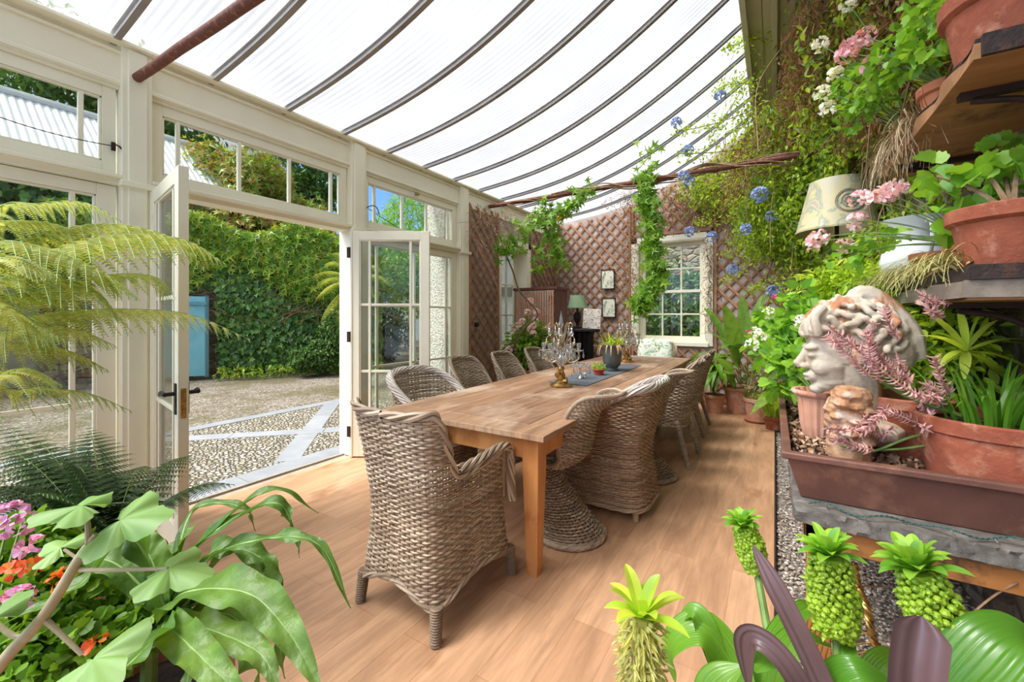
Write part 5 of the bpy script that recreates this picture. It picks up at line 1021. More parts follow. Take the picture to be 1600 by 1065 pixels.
bb((-.10, 0, -.03), (.045, .055, .07)); q.tube(smooth_path([(-.02, 0, .11), (-.05, 0, .135), (-.09, 0, .10), (-.13, 0, .03), (-.15, 0, -.06)], 14), [.02, .025]+[.028]*10+[.022, .015], 9)
bs = q.build('bust', m, None, loc=(0, 0, 0), sharp=False); bs.location = tuple(P(1325, 535, 1.72)); bs.rotation_euler = (0, math.radians(7), math.radians(182)); bs.scale = (1.42, 1.3, 1.42)
r_ = bs.modifiers.new('fuse', 'REMESH'); r_.mode = 'VOXEL'; r_.voxel_size = .0032; r_.use_smooth_shade = True; s_ = bs.modifiers.new('soften', 'SMOOTH'); s_.factor = .5; s_.iterations = 2
tag(bs, 'weathered white classical head in profile, streaked with rust, in the trough', 'statue')
q = MB(); rg = np.random.default_rng(8)
for i in range(60): z = rg.uniform(0, .26); r0 = .055-.02*abs(z-.12)/.12; a = rg.uniform(0, 6.28); q.ball((r0*math.cos(a), r0*math.sin(a), z), (rg.uniform(.02, .045), rg.uniform(.02, .04), rg.uniform(.012, .035)), 8)
q.tube([(0, 0, 0), (0, 0, .26)], [.07, .05], 12)
o = q.build('stone_fragment', mat('orange_lichen_stone', (206, 176, 146), (176, 128, 86), 12, .9, bmp=.6, c3=(226, 212, 196), bscale=50, stain=(122, 76, 48), stscale=14), None, loc=(0, 0, 0), sharp=False); o.location = tuple(P(1325, 712, 1.56)); o.rotation_euler = (.1, -.12, 1)
r_ = o.modifiers.new('fuse', 'REMESH'); r_.mode = 'VOXEL'; r_.voxel_size = .004; r_.use_smooth_shade = True; tag(o, 'rough orange-stained lump of carved stone below the bust', 'stone')
# red pots
u2 = thing('potted_succulent', 'trailing pink succulent in the red clay pot behind the front pot', 'plant', (.44, 2.27, .78)); pot(u2, .15, .25, M['redpot'], rim=.03, base=.78)
u3 = thing('potted_lily', 'glossy strap-leaved plant in the largest red clay pot at the front right of the trough', 'plant', (.62, 2.02, .78)); pot(u3, .205, .235, M['redpot'], rim=.035, base=.8)
q = MB()
for i in range(46):
    a = R.uniform(0, 6.28); r0 = R.uniform(.0, .13); c = np.array([.62+r0*math.cos(a), 2.02+r0*math.sin(a), .985]); L = R.uniform(.14, .30); d = np.array([math.cos(a), math.sin(a), 0])*R.uniform(.2, .7)
    blade(q, bez(c, c+d*L*.4+[0, 0, L*.8], c+d*L*1.0+[0, 0, L*R.uniform(.3, 1)], 10), R.uniform(.014, .022), fold=.5, prof=lambda s: (1-s**2.2), nseg=1)
q.build('foliage', M['glossy'], u3)
cy2 = thing('umbrella_grass', 'variegated umbrella grass with long arching blades above the red pots', 'plant', (.55, 2.25, .8))
q = MB(); sq_ = MB(); hub = P(1510, 549, 1.5)
for (x, y) in ((1450, 491), (1497, 482), (1433, 524), (1605, 530), (1605, 575), (1440, 605), (1507, 592), (1560, 500), (1470, 570), (1580, 600), (1540, 480), (1460, 520)):
    tp = P(x, y, 1.5+R.normal(0, .12)); mid = (hub+tp)/2+[0, 0, .03]; blade(q, bez(hub, mid, tp, 12), .03, fold=.3, prof=lambda s: np.sin(np.pi*np.clip(s*.93+.04, 0, 1))**.7, nseg=1)
sq_.tube(bez((.55, 2.25, .8), (.54, 2.22, 1.05), hub), .004, 6)
for hx, hy_, hd_ in ((1530, 502, 1.8), (1585, 480, 1.9), (1420, 470, 2.2), (1360, 440, 2.4), (1320, 430, 2.5), (1290, 445, 2.6)):
    h2 = P(hx, hy_, hd_); sq_.tube(bez((.5, 2.3+(hd_-1.6)*.5, .8), (.5, 2.3+(hd_-1.6)*.5, 1.1), h2), .004, 6)
    for i in range(13): a = i*.48; L = R.uniform(.10, .17)*(hd_/1.8); d = np.array([math.cos(a), math.sin(a), R.uniform(-.1, .5)]); blade(q, bez(h2, h2+d*L*.5+[0, 0, .03], h2+d*L-[0, 0, .03], 7), .014*hd_/1.8, prof=lambda s: np.sin(np.pi*np.clip(s*.93+.04, 0, 1))**.7, nseg=1)
q.build('foliage', M['lime'], cy2); sq_.build('stems', M['stem'], cy2)
# green filling at the back of the trough
bk = thing('trailing_foliage', 'mixed leafy green plants filling the back of the trough behind the bust', 'plant', (.5, 3.0, .79)); bk['kind'] = 'stuff'
q = MB()
for c, r, k in (((.45, 2.75, 1.2), (.28, .35, .28), 900), ((.55, 3.3, 1.25), (.25, .45, .42), 1100), ((.25, 3.2, 1.08), (.2, .45, .25), 700), (P(1400, 480, 2.1), (.2, .25, .12), 500), (P(1330, 440, 2.5), (.3, .3, .14), 700), (P(1440, 440, 2.1), (.12, .2, .09), 350), ((.6, 2.5, 1.2), (.2, .2, .25), 500)):
    small_foliage(q, c, r, k, .055, L_OVAL, shell=.3)
o = q.build('small_leaves', M['climb'], bk); o['kind'] = 'stuff'
q = MB()
for i in range(260):
    c = np.array([R.uniform(.15, .7), R.uniform(2.5, 3.5), R.uniform(.9, 1.35)]); a = R.uniform(0, 6.28); L = R.uniform(.15, .4); d = np.array([math.cos(a), math.sin(a), 0]); blade(q, bez(c, c+d*L*.4+[0, 0, L*.5], c+d*L+[0, 0, -L*.1], 8), .013, prof=lambda s: 1-s**2, nseg=1)
o = q.build('grassy_blades', M['glossy'], bk); o['kind'] = 'stuff'
q = MB(); small_foliage(q, (.5, 2.9, 1.0), (.3, .6, .2), 900, .06); o = q.build('dark_leaves', M['climbdark'], bk); o['kind'] = 'stuff'
# pink succulent sprigs
q = MB(); sq_ = MB(); sq2_ = MB()
def sprig(pts, n, size, D=None):
    pth = smooth_path(pts, 40); sq2_.tube(pth, .0032, 6); k = np.linspace(2, 38, n).astype(int); p = pth[k]; t_ = unit(np.gradient(pth, axis=0))[k]
    x = unit(np.cross(t_, rdir(n)))
    HK = T([(-.09, 0, 0), (.09, 0, 0), (.12, .35, -.05), (.09, .65, .04), (.0, .95, .28), (-.09, .65, .04), (-.12, .35, -.05), (0, .05, .11), (0, .4, .07), (0, .65, .16)], [[0, 1, 7], [1, 2, 8, 7], [2, 3, 9, 8], [3, 4, 9], [7, 8, 6, 0], [8, 9, 5, 6], [9, 4, 5], [0, 6, 2, 1], [6, 5, 3, 2], [5, 4, 3]])
    for sgn in (1, -1): q.scatter(HK, p, unit(x*sgn+t_*.25), t_, R.uniform(.8, 1.2, n)*size)
Dm = 1.42
def z4(x, y, D=Dm): return P(1200+x/2.6625, 440+y/2.6625, D)
for pts, n in ((((720, 480), (600, 460), (430, 330), (250, 180)), 42), (((470, 420), (420, 290), (440, 170)), 22), (((560, 410), (460, 300), (400, 210)), 24), (((650, 600), (480, 540), (360, 610), (240, 610)), 34), (((440, 700), (350, 680), (280, 650)), 16), (((520, 600), (470, 640), (400, 560)), 16),
    (((760, 480), (720, 400), (690, 310)), 20), (((720, 520), (700, 450), (650, 430)), 14), (((640, 600), (700, 640), (780, 690)), 16), (((760, 80), (700, 90), (640, 50)), 14), (((680, 560), (660, 530), (640, 500)), 10), (((540, 240), (500, 170), (480, 100)), 12), (((720, 150), (680, 120), (640, 90)), 14), (((600, 420), (560, 370), (540, 320)), 12), (((500, 520), (460, 560), (380, 640)), 16), (((480, 330), (360, 260), (260, 250)), 20), (((430, 400), (330, 300), (240, 220)), 20)):
    sprig([z4(a, b_, Dm+R.normal(0, .03)) for a, b_ in pts], int(n*1.6), .026)
q.build('foliage', M['succ'], u2)
for pts in (((1000, 640), (700, 520), (400, 370), (320, 260)), ((960, 600), (640, 500), (440, 400)), ((900, 600), (620, 640), (430, 705), (300, 680)), ((800, 560), (560, 470), (380, 340)), ((850, 640), (600, 690), (450, 700))): sq_.tube(smooth_path([z4(a, b_, Dm+.03*i) for i, (a, b_) in enumerate(pts)], 30), .0045, 6)
sq_.build('stems', M['stem'], u2); sq2_.build('pink_stems', M['pinkstem'], u2)
# ================================================================ shelves on the stone wall
def plank(mb, x0, x1, y0, y1, z0, z1, jag=.004):
    n = 30; ys = np.linspace(y0, y1, n); e0 = x0+np.cumsum(R.normal(0, jag*.4, n)); e0 = x0+(e0-e0.mean())*.5
    mb.grid(np.array([[(e0[i]+.01*math.sin(i*.9), y, z1), (e0[i], y, z0), (x1, y, z0), (x1, y, z1)] for i, y in enumerate(ys)]), closed=True)
    for i in (0, -1): mb.add([(e0[i], ys[i], z1), (e0[i], ys[i], z0), (x1, ys[i], z0), (x1, ys[i], z1)], [[0, 1, 2, 3]])
M['board'] = mat('weathered_shelf_board', (176, 128, 84), (150, 104, 66), 3, .75, stretch=(1, 5, 5), stain=(92, 62, 46), stscale=4, bmp=.2)
M['char'] = mat('charred_board', (58, 44, 38), (36, 28, 25), 12, .8, bmp=.6, stain=(96, 62, 46), stscale=7); M['greyboard'] = mat('grey_board', (150, 138, 122), (116, 104, 90), 4, .85, stretch=(4, .6, 4), bmp=.3)
us = thing('wall_shelf', 'upper weathered plank shelf on iron brackets high on the stone wall', 'shelf', (.66, 2.3, 2.1), 'plank shelves on the stone wall')
q = MB(); plank(q, .486, .84, 1.73, 3.0, 2.09, 2.135); q.build('plank', M['board'], us, smooth=False); q = MB(); plank(q, .492, .84, 1.735, 2.99, 2.135, 2.15); q.box((.50, 1.715, 2.092), (.84, 1.74, 2.152)); q.box((.70, 1.70, 2.12), (.84, 1.73, 2.158)); q.build('dark_top', M['char'], us, smooth=False)
ls = thing('wall_shelf', 'lower doubled plank shelf with a charred top board', 'shelf', (.66, 2.4, 1.45), 'plank shelves on the stone wall')
q = MB(); plank(q, .486, .84, 1.80, 3.2, 1.405, 1.458); q.build('plank', M['greyboard'], ls, smooth=False); q = MB(); plank(q, .50, .84, 1.79, 3.2, 1.459, 1.503, .01); q.build('dark_top', M['char'], ls, smooth=False)
q = MB(); plank(q, .50, .83, 1.81, 3.2, 1.398, 1.405); q.build('underside', M['board'], ls, smooth=False)
for rt, z, yl in ((us, 2.09, (1.98, 2.75)), (ls, 1.398, (2.1, 2.9))):
    for y in yl: q = MB(); q.bar((.52, y, z-.012), (.86, y, z-.012), .035, .02); q.tube(smooth_path([(.55, y, z-.03), (.68, y, z-.06), (.80, y, z-.16), (.855, y, z-.30)], 16), .011, 8); q.bar((.85, y, z-.34), (.85, y, z), .03, .01, up=(1, 0, 0)); q.build('bracket', M['rustdark'], rt)
def pelarg(label, loc, r, h, m, leaves, flowers, fm, size=.046, stemr=.0045, base=.74, dens=40, lm='gera', name='potted_pelargonium'):
    t = thing(name, label, 'plant', loc); pot(t, r, h, m, rim=h*.17, base=base); c0 = np.array(loc)+[0, 0, h-.03]
    q = MB()
    for c in leaves: small_foliage(q, c, (.075, .085, .065), dens, size, L_GERA, shell=.2, up=1.1)
    if leaves: q.build('foliage', M[lm], t)
    q = MB(); stems_to(q, c0, list(leaves)+list(flowers), stemr, .15); q.build('stems', M['twig'] if stemr > .005 else M['stem'], t)
    for c in flowers: flower_head(c, .042, 18, M[fm], t, size=.62)
    return t
pelarg('big terracotta pot at the near end of the upper shelf, with pelargonium leaves', (.645, 1.97, 2.15), .17, .24, M['redpot'], [P(1440, 20, 1.6), P(1480, 5, 1.5), P(1430, 60, 1.7), P(1500, 30, 1.5), P(1455, 75, 1.6)], [], 'pinkpetal', dens=22)
pelarg('pink pelargonium in a clay pot midway along the upper shelf', (.62, 2.45, 2.15), .10, .17, M['terracotta'], [P(1380, 95, 1.9), P(1400, 120, 1.9), P(1370, 130, 2.0), P(1420, 90, 1.8), P(1350, 110, 2.1), P(1410, 60, 1.9), P(1440, 100, 1.9)], [P(1330, 72, 2.0), P(1322, 84, 2.0), P(1352, 58, 2.0), P(1362, 102, 1.95)], 'pinkpetal', dens=26)
pelarg('small clay pot of white pelargonium at the far end of the upper shelf', (.60, 2.88, 2.15), .085, .14, M['terracotta'], [P(1335, 170, 2.3), P(1330, 190, 2.4), P(1350, 150, 2.2), P(1375, 160, 2.2), P(1310, 140, 2.4)], [P(1281, 70, 2.5), P(1306, 117, 2.4), P(1285, 146, 2.4), P(1293, 170, 2.4), P(1325, 5, 2.4)], 'whitepetal', dens=26)
pelarg('woody pelargonium in a thick-rimmed red clay pot at the near end of the lower shelf', (.635, 1.955, 1.503), .148, .19, M['redpot'], [P(1465, 275, 1.5), P(1490, 338, 1.5), P(1540, 270, 1.4), P(1590, 260, 1.35), P(1580, 300, 1.4), P(1560, 245, 1.5)], [], 'pinkpetal', dens=13, size=.066, stemr=.009)
pelarg('pale pink pelargonium in the clay pot behind the thick-rimmed one', (.66, 2.30, 1.503), .095, .13, M['terracotta'], [P(1395, 372, 1.95), P(1350, 395, 2.0), P(1325, 400, 2.05)], [P(1385, 303, 1.75), P(1398, 296, 1.75), P(1376, 312, 1.76), P(1345, 312, 1.9), P(1280, 372, 2.1), P(1272, 380, 2.1), P(1320, 385, 2.1), P(1340, 346, 1.95)], 'palepink', dens=14)
pt = thing('empty_clay_pot', 'small empty clay pot beside the white jug on the lower shelf', 'pot', (.60, 2.52, 1.503)); pot(pt, .09, .12, M['terracotta'], rim=.022)
vs = thing('white_jug', 'white glazed jug with a flared lip on the lower shelf', 'jug', (.605, 2.90, 1.503))
q = MB(); q.lathe([(0, 0), (.07, 0), (.085, .015), (.125, .07), (.14, .12), (.13, .17), (.095, .215), (.078, .245), (.085, .29), (.125, .335), (.135, .34), (.13, .33), (.08, .285), (.07, .245), (.09, .2), (.12, .12), (.06, .02), (0, .02)], n=48); q.build('jug_body', M['white'], vs, loc='local')
q = MB(); q.tube(smooth_path([(.02, -.12, .31), (.02, -.18, .30), (.02, -.20, .22), (.02, -.15, .14), (.02, -.125, .12)], 24), .010, 8); q.build('handle', M['white'], vs, loc='local')
q = MB(); 
for i in range(700):
    c = np.array([R.uniform(.47, .56), R.uniform(1.9, 3.0), 1.51+R.uniform(0, .05)]); a = R.uniform(0, 6.28); q.scatter(L_OVAL, c, (math.cos(a), math.sin(a), R.normal(0, .5)), (0, 0, 1), R.uniform(.02, .045)) if i > 400 else blade(q, bez(c, c+[-.05, R.normal(0, .08), .05], c+[-R.uniform(.03, .16), R.normal(0, .14), -R.uniform(0, .10)], 6), .003, prof=lambda s: 1-s*.5, nseg=1)
tag(q.build('straw_and_leaves', mat('straw', (196, 178, 122), (150, 158, 80), 20, .8), loc=(.5, 2.4, 1.5)), 'dry straw and creeping leaves along the lower shelf edge', 'plant litter', kind='stuff')
q = MB()
for i in range(420): c = np.array([R.uniform(.47, .60), R.uniform(2.3, 3.05), 2.155]); blade(q, bez(c, c+[-.06, R.normal(0, .08), .08], c+[-R.uniform(.03, .14), R.normal(0, .14), -R.uniform(-.04, .2)], 7), .003, prof=lambda s: 1-s*.5, nseg=1)
tag(q.build('dry_grass', mat('dry_grass', (196, 176, 136), (158, 134, 104), 20, .8), loc=(.5, 2.6, 2.15)), 'dry grass hanging over the upper shelf', 'dry grass', kind='stuff')
# floor lamp with a painted shade
m, n, b, o = base_mat('painted_parchment'); c = ramp(n, noise(n, 5, detail=5, dist=1.5), [(.35, lin((196, 190, 164))), (.48, lin((206, 192, 140))), (.56, lin((150, 160, 140))), (.62, lin((198, 190, 160))), (.75, lin((176, 150, 130)))]); ln(n, c, b.inputs['Base Color'])
fp = thing('floor_lamp', 'large painted parchment lampshade rising behind the trough plants', 'lamp', (.42, 4.22, -.03)); 
q = MB(); q.lathe([(.275, 2.06), (.18, 2.46)], n=48); q.lathe([(.176, 2.46), (.271, 2.06)], n=48); q.lathe([(.277, 2.055), (.279, 2.07), (.273, 2.075)], n=48); q.build('lamp_shade', m, fp, loc='local')
q = MB(); q.lathe([(0, 0), (.15, 0), (.15, .02), (.03, .05), (.014, .1), (.014, 2.1), (.03, 2.2), (.03, 2.3), (0, 2.3)], n=20); q.build('lamp_pole', M['rustdark'], fp, loc='local')
q = MB()
for r0, w_ in ((.03, .004), (.052, .004), (.082, .005), (.092, .003)):
    th = np.linspace(0, 6.2832, 48); z = 2.25+r0*np.sin(th); rs = .2765-.095*(z-2.06)/.4; ph = -1.33+r0*np.cos(th)/.24; q.tube(np.stack([rs*np.cos(ph), rs*np.sin(ph), z], 1), w_, 5)
for i in range(26): a = i*.8; r0 = .006+.0026*i; z = 2.25+r0*math.sin(a)*.9; ph = -1.33+r0*math.cos(a)/.24; rs = .2765-.095*(z-2.06)/.4; q.ball((rs*math.cos(ph), rs*math.sin(ph), z), .005, 6)
q.build('painted_medallion', mat('medallion_paint', (120, 138, 132), (168, 130, 96), 30, .8), fp, loc='local')
# ================================================================ climbers
q = MB(); q2 = MB(); q3 = MB(); q4 = MB()
BL = [((.30, 6.1, 3.25), (.62, .75, .80)), ((.05, 5.6, 3.05), (.55, .7, .72)), ((.45, 5.1, 3.3), (.42, .8, .85)), ((.45, 4.2, 3.45), (.40, .7, .72)), ((.60, 3.4, 3.4), (.26, .7, .72)), ((.42, 5.3, 2.35), (.45, .7, .6)), ((.60, 4.4, 2.35), (.28, .8, .75)), ((.66, 3.5, 2.3), (.2, .7, .8)), ((.0, 5.4, 2.45), (.42, .5, .45)), ((.70, 2.7, 2.9), (.15, .5, .7)), ((.15, 6.3, 2.5), (.55, .5, .5)), ((-.5, 6.6, 3.2), (.7, .3, .42))]
zsplit = 2.62
for (c, r) in BL:
    vol = (r[0]*r[1]+r[1]*r[2]+r[0]*r[2]); k = int(4600*vol); d = rdir(k); lump = 1+.18*np.sin(d[:, :1]*9+c[0]*5)*np.cos(d[:, 2:]*8)+.1*np.sin(d[:, 1:2]*15)
    p = np.array(c)+d*np.array(r)*(R.uniform(.5, 1.10, k)**.6)[:, None]*lump; ok = ~((np.abs(p[:, 0]-.40) < .34) & (p[:, 2] > 1.95) & (p[:, 2] < 2.52) & (p[:, 1] < 4.55)) & (p[:, 0] < XR-.03) & (p[:, 2] < 4.19) & (p[:, 1] < YB-.06) & (p[:, 2] < np.polyval(cf, np.minimum(p[:, 0], -.22))+.0)
    p = p[ok]; d = d[ok]; k = len(p); nr = unit(d*.7+[0, 0, .5]+R.normal(0, .5, (k, 3))); tip = unit(np.array([0, 0, -.7])+R.normal(0, .7, (k, 3)))
    nz_ = np.sin(p[:, 0]*5.1+p[:, 1]*3.3)+np.sin(p[:, 2]*4.7+p[:, 1]*2.1+1)+R.normal(0, .7, k)
    dry = ((p[:, 2] > zsplit) & (nz_ > -.15)) | ((p[:, 2] > 2.3) & (nz_ > 1.1)); dk = ~dry & (R.uniform(0, 1, k) < .28)
    for msk_, mb, T_, sz in ((dry, q3, L_THIN, .055), (dk, q2, L_OVAL, .046), (~dry & ~dk, q, L_OVAL, .044)):
        if msk_.any(): mb.scatter(T_, p[msk_], tip[msk_], nr[msk_], R.uniform(.6, 1.35, msk_.sum())*sz*1.25)
# sprays reaching out over the roof glazing
for a, b_, c in ((P(1180, 110, 4.6), P(1140, 170, 4.4), P(1110, 215, 4.3)), (P(1180, 170, 4.6), P(1110, 200, 4.4), P(1055, 205, 4.3)), (P(1180, 230, 4.6), P(1120, 240, 4.4), P(1060, 240, 4.3)), (P(1200, 60, 4.3), P(1165, 60, 4.2), P(1135, 75, 4.1)), (P(1190, 290, 4.8), P(1120, 290, 4.6), P(1062, 280, 4.5)), (P(1200, 330, 4.8), P(1130, 350, 4.6), P(1085, 345, 4.5)), (P(1220, 380, 4.7), P(1170, 410, 4.5), P(1130, 440, 4.4)), (P(1240, 420, 4.5), P(1200, 440, 4.4), P(1170, 455, 4.3)), (P(1190, 140, 4.5), P(1150, 120, 4.4), P(1120, 140, 4.3)), (P(1210, 250, 4.6), P(1150, 265, 4.4), P(1090, 300, 4.4)), (P(1230, 340, 4.5), P(1180, 380, 4.4), P(1130, 400, 4.4)), (P(1260, 410, 4.3), P(1230, 440, 4.2), P(1215, 470, 4.0))):
    pth = bez(a, b_, c, 30); q4.tube(pth, .004, 4, cap=False); kk = 190; i = R.integers(0, 30, kk); wd = .16*(1-i/40)[:, None]; pp = pth[i]+R.normal(0, 1, (kk, 3))*wd*.55; q.scatter(L_OVAL, pp, rdir(kk, -.2), rdir(kk, .8), R.uniform(.025, .05, kk))
for i in range(70):
    p0 = P(R.uniform(1150, 1330), R.uniform(40, 300), R.uniform(4, 5)); p1 = p0+[R.normal(-.1, .3), R.normal(0, .3), -R.uniform(.3, 1.3)]; q4.tube(bez(p0, (p0+p1)/2+R.normal(0, .05, 3), p1, 8), .0022, 3, cap=False)
for i in range(90):
    c = BL[R.integers(0, len(BL))]; p0 = np.array(c[0])+R.normal(0, .4, 3)*np.array(c[1]); p0[0] = min(p0[0], .8); p0[1] = min(p0[1], YB-.1); p0[2] = min(p0[2], 4.0); q4.tube(smooth_path([p0, p0+[R.normal(0, .08), R.normal(0, .1), -.35], p0+[R.normal(0, .12)-.05, R.normal(0, .15), -R.uniform(.6, 1.1)]], 14)*[1, 1, 1], .0035, 4, cap=False)
q4.v = [np.minimum(v, [XR-.02, YB-.03, 4.2]) for v in q4.v]
cl_ = thing('flowering_climber', 'great mass of climber with blue flowers hanging over the right wall', 'climber', (.6, 5.0, 0)); 
for mb, nm, mt in ((q, 'leaves', 'climb'), (q2, 'dark_leaves', 'climbdark'), (q3, 'withered_leaves', 'dry'), (q4, 'stems', 'twig')): o = mb.build(nm, M[mt], cl_); o['kind'] = 'stuff'
q = MB(); 
for x, y in ((.7, 5.2), (.72, 4.4), (.74, 3.5)): q.tube(smooth_path([(x, y, -.03), (x+.03, y+.1, .9), (x-.05, y+.05, 1.9), (x-.1, y, 2.9)], 30), np.linspace(.02, .012, 30), 7)
q.build('trunk', M['bark'], cl_)
for i, (x, y, D) in enumerate(((1057, 192, 4.3), (1068, 274, 4.4), (1078, 285, 4.4), (1078, 362, 4.5), (1112, 370, 4.4), (1187, 304, 4.0), (1145, 421, 4.3), (1165, 358, 4.2), (1205, 338, 4.2), (1208, 455, 3.9), (1075, 235, 4.3), (1125, 150, 4.2))): flower_head(P(x, y, D), .060 if i != 5 else .08, 46, M['bluepetal'], cl_, size=.42)
# passionflower: two hanging swags and a lot of dry tendrils
pv = thing('passionflower_vine', 'bright green passionflower vine hanging in a thick swag before the back window', 'vine', tuple(P(1010, 262, 4.78)))
def swag(pts, k, rad, size, T_=L_HAND):
    pth = smooth_path(pts, 60); i = R.integers(0, 60, k); return pth, pth[i]+R.normal(0, 1, (k, 3))*np.array([rad, rad, rad*.8]), size
q = MB(); sq_ = MB()
pth, pp, s_ = swag([P(1012, 268, 4.78), P(1008, 310, 4.78), P(1022, 350, 4.75), P(1020, 400, 4.7), P(1028, 430, 4.7), P(1008, 460, 4.7), P(996, 482, 4.7)], 700, .055, .10); sq_.tube(pth, .008, 6)
k = len(pp); q.scatter(L_HAND, pp, unit(np.array([0, 0, -.8])+R.normal(0, .5, (k, 3))), unit(np.array([.3, -1, .3])+R.normal(0, .5, (k, 3))), R.uniform(.06, .12, k)); q.build('foliage', M['passion'], pv); sq_.build('stem', M['stem'], pv)
pv2 = thing('passionflower_vine', 'looser passionflower vine hanging from the left end of the far pipe', 'vine', tuple(P(850, 316, 5.4)))
q = MB(); sq_ = MB()
for pts, k in (([P(850, 316, 5.4), P(856, 345, 5.4), P(862, 375, 5.4), P(878, 412, 5.4)], 170), ([P(912, 300, 5.1), P(880, 330, 5.2), P(850, 345, 5.3), P(800, 362, 5.3)], 110), ([P(855, 330, 5.4), P(825, 345, 5.4), P(800, 380, 5.4), P(785, 395, 5.4)], 80), ([P(830, 385, 5.4), P(850, 400, 5.4), P(836, 420, 5.4)], 30), ([P(1000, 262, 4.9), P(1012, 245, 4.85), P(1008, 228, 4.85)], 14), ([P(925, 295, 5.0), P(900, 310, 5.1), P(870, 335, 5.2)], 60)):
    pth, pp, s_ = swag(pts, k, .055, .09); sq_.tube(pth, .004, 5, cap=False); k = len(pp); q.scatter(L_HAND, pp, unit(np.array([0, 0, -.6])+R.normal(0, .6, (k, 3))), unit(np.array([.3, -1, .3])+R.normal(0, .6, (k, 3))), R.uniform(.06, .125, k))
q.build('foliage', M['passion'], pv2); sq_.build('stem', M['twig'], pv2); flower_head(P(873, 342, 5.1), .035, 8, M['orange'], pv2, name='fruit')
q = MB()
for (x0, y0, x1, y1, D, k) in ((735, 325, 800, 380, 5.3, 170), (972, 300, 994, 480, 6.75, 200), (1010, 295, 1130, 350, 6.5, 230), (1103, 380, 1112, 520, 6.3, 70), (940, 380, 1000, 450, 7.0, 60), (835, 420, 900, 440, 7.2, 20)):
    for i in range(k):
        c = P(R.uniform(x0, x1), R.uniform(y0, y1), D+R.normal(0, .05)); c[1] = min(c[1], YB-.06); c[0] = max(c[0], XL+.05); v = R.normal(0, .09, 3); v[2] -= .06; e = c+v; e[1] = min(e[1], YB-.05); e[0] = max(e[0], XL+.04); m_ = (c+e)/2+R.normal(0, .03, 3); m_[1] = min(m_[1], YB-.05); q.tube(bez(c, m_, e, 6), .0028, 3, cap=False)
tag(q.build('dry_tendrils', M['twig'], loc=(-1.5, 6.9, 2.4)), 'dry brown tendrils tangled over the trellis', 'vine', kind='stuff')
q = MB()
for (x0, y0, x1, y1, D, k) in ((972, 285, 996, 480, 6.75, 420), (1000, 290, 1160, 350, 6.4, 1500), (940, 290, 1000, 330, 6.7, 160), (1100, 370, 1112, 500, 6.3, 150)):
    p = np.array([P(R.uniform(x0, x1), R.uniform(y0, y1), D+R.normal(0, .06)) for i in range(k)]); p[:, 1] = np.minimum(p[:, 1], YB-.06); q.scatter(L_THIN, p, rdir(k, -.6), rdir(k, .3), R.uniform(.03, .08, k))
tag(q.build('withered_leaves', M['dry'], loc=(-1.2, 6.8, 2.6)), 'withered brown leaves around the back window', 'dead leaves', kind='stuff')
# ================================================================ FOREGROUND, LEFT
tf = thing('tree_fern', 'tree fern spreading long feathery fronds across the left side', 'fern', (-2.46, .12, 0))
lf, lp_, sm = MB(), MB(), MB(); base = np.array([-2.46, .12, 1.38])
for pts, L, pale, n in (([P(20, 428, 1.55), P(110, 385, 1.62), P(200, 366, 1.7), P(290, 375, 1.8), P(352, 412, 1.9)], .21, 0, 30), ([P(20, 495, 1.5), P(110, 485, 1.6), P(210, 483, 1.7), P(300, 492, 1.8), P(392, 531, 1.9)], .17, 1, 30),
    ([P(10, 460, 1.6), P(80, 452, 1.7), P(160, 430, 1.8), P(240, 432, 1.95), P(262, 470, 2.0)], .19, 0, 26), ([P(10, 535, 1.5), P(60, 535, 1.55), P(120, 553, 1.6), P(168, 578, 1.65)], .12, 1, 22), ([P(0, 600, 1.5), P(60, 605, 1.6), P(140, 615, 1.7), P(205, 642, 1.8)], .11, 2, 22),
    ([P(-10, 330, 1.6), P(60, 318, 1.7), P(130, 316, 1.8), P(190, 345, 1.9)], .12, 2, 22), ([P(-20, 385, 1.4), P(60, 385, 1.45), P(150, 420, 1.5), P(215, 465, 1.6)], .16, 0, 26), ([P(-20, 470, 1.3), P(40, 500, 1.35), P(100, 530, 1.4)], .12, 1, 18), ([P(-30, 360, 1.6), P(40, 345, 1.7), P(110, 358, 1.8), P(170, 400, 1.9)], .14, 1, 24), ([P(-40, 420, 1.2), P(20, 400, 1.25), P(90, 430, 1.3)], .13, 1, 18), ([P(0, 395, 1.7), P(80, 362, 1.8), P(180, 350, 1.9), P(270, 372, 2.0), P(320, 420, 2.05)], .2, 0, 28), ([P(0, 440, 1.4), P(60, 428, 1.45), P(140, 450, 1.5), P(190, 500, 1.55)], .16, 0, 24), ([P(-20, 520, 1.4), P(50, 512, 1.45), P(120, 515, 1.5), P(180, 540, 1.55)], .14, 1, 24), ([P(-20, 580, 1.3), P(40, 575, 1.35), P(95, 600, 1.4)], .12, 1, 18)):
    frond((lf, lp_, None)[pale] if pale < 2 else lp_, sm, [base]+list(pts), L*1.1, max(16, int(n*.74)), 17, droop=.8, ps=.19)
lf.build('fronds', M['fern'], tf); lp_.build('pale_fronds', M['fernpale'], tf); sm.build('frond_stalks', M['rib'], tf)
q = MB(); q.tube([(-2.46, .12, .0), (-2.48, .10, .7), (-2.46, .12, 1.36)], [.10, .085, .07], 12); q.build('trunk', M['bark'], tf)
df = thing('dark_fern', 'low dark green fern in a pot at the left by the glazing', 'fern', (-2.15, .52, 0)); pot(df, .17, .42, M['redpot'], base=.75)
lf, sm = MB(), MB(); base = np.array([-2.15, .52, .40])
tips = [P(140, 668, 2.0), P(60, 690, 1.9), P(190, 765, 1.9), P(200, 800, 1.6), P(10, 700, 1.7), P(100, 720, 1.5), P(60, 770, 1.4), P(150, 790, 1.5), P(-20, 760, 1.5), P(110, 690, 2.2), P(20, 820, 1.4), P(170, 740, 2.1), P(0, 660, 2.0)]
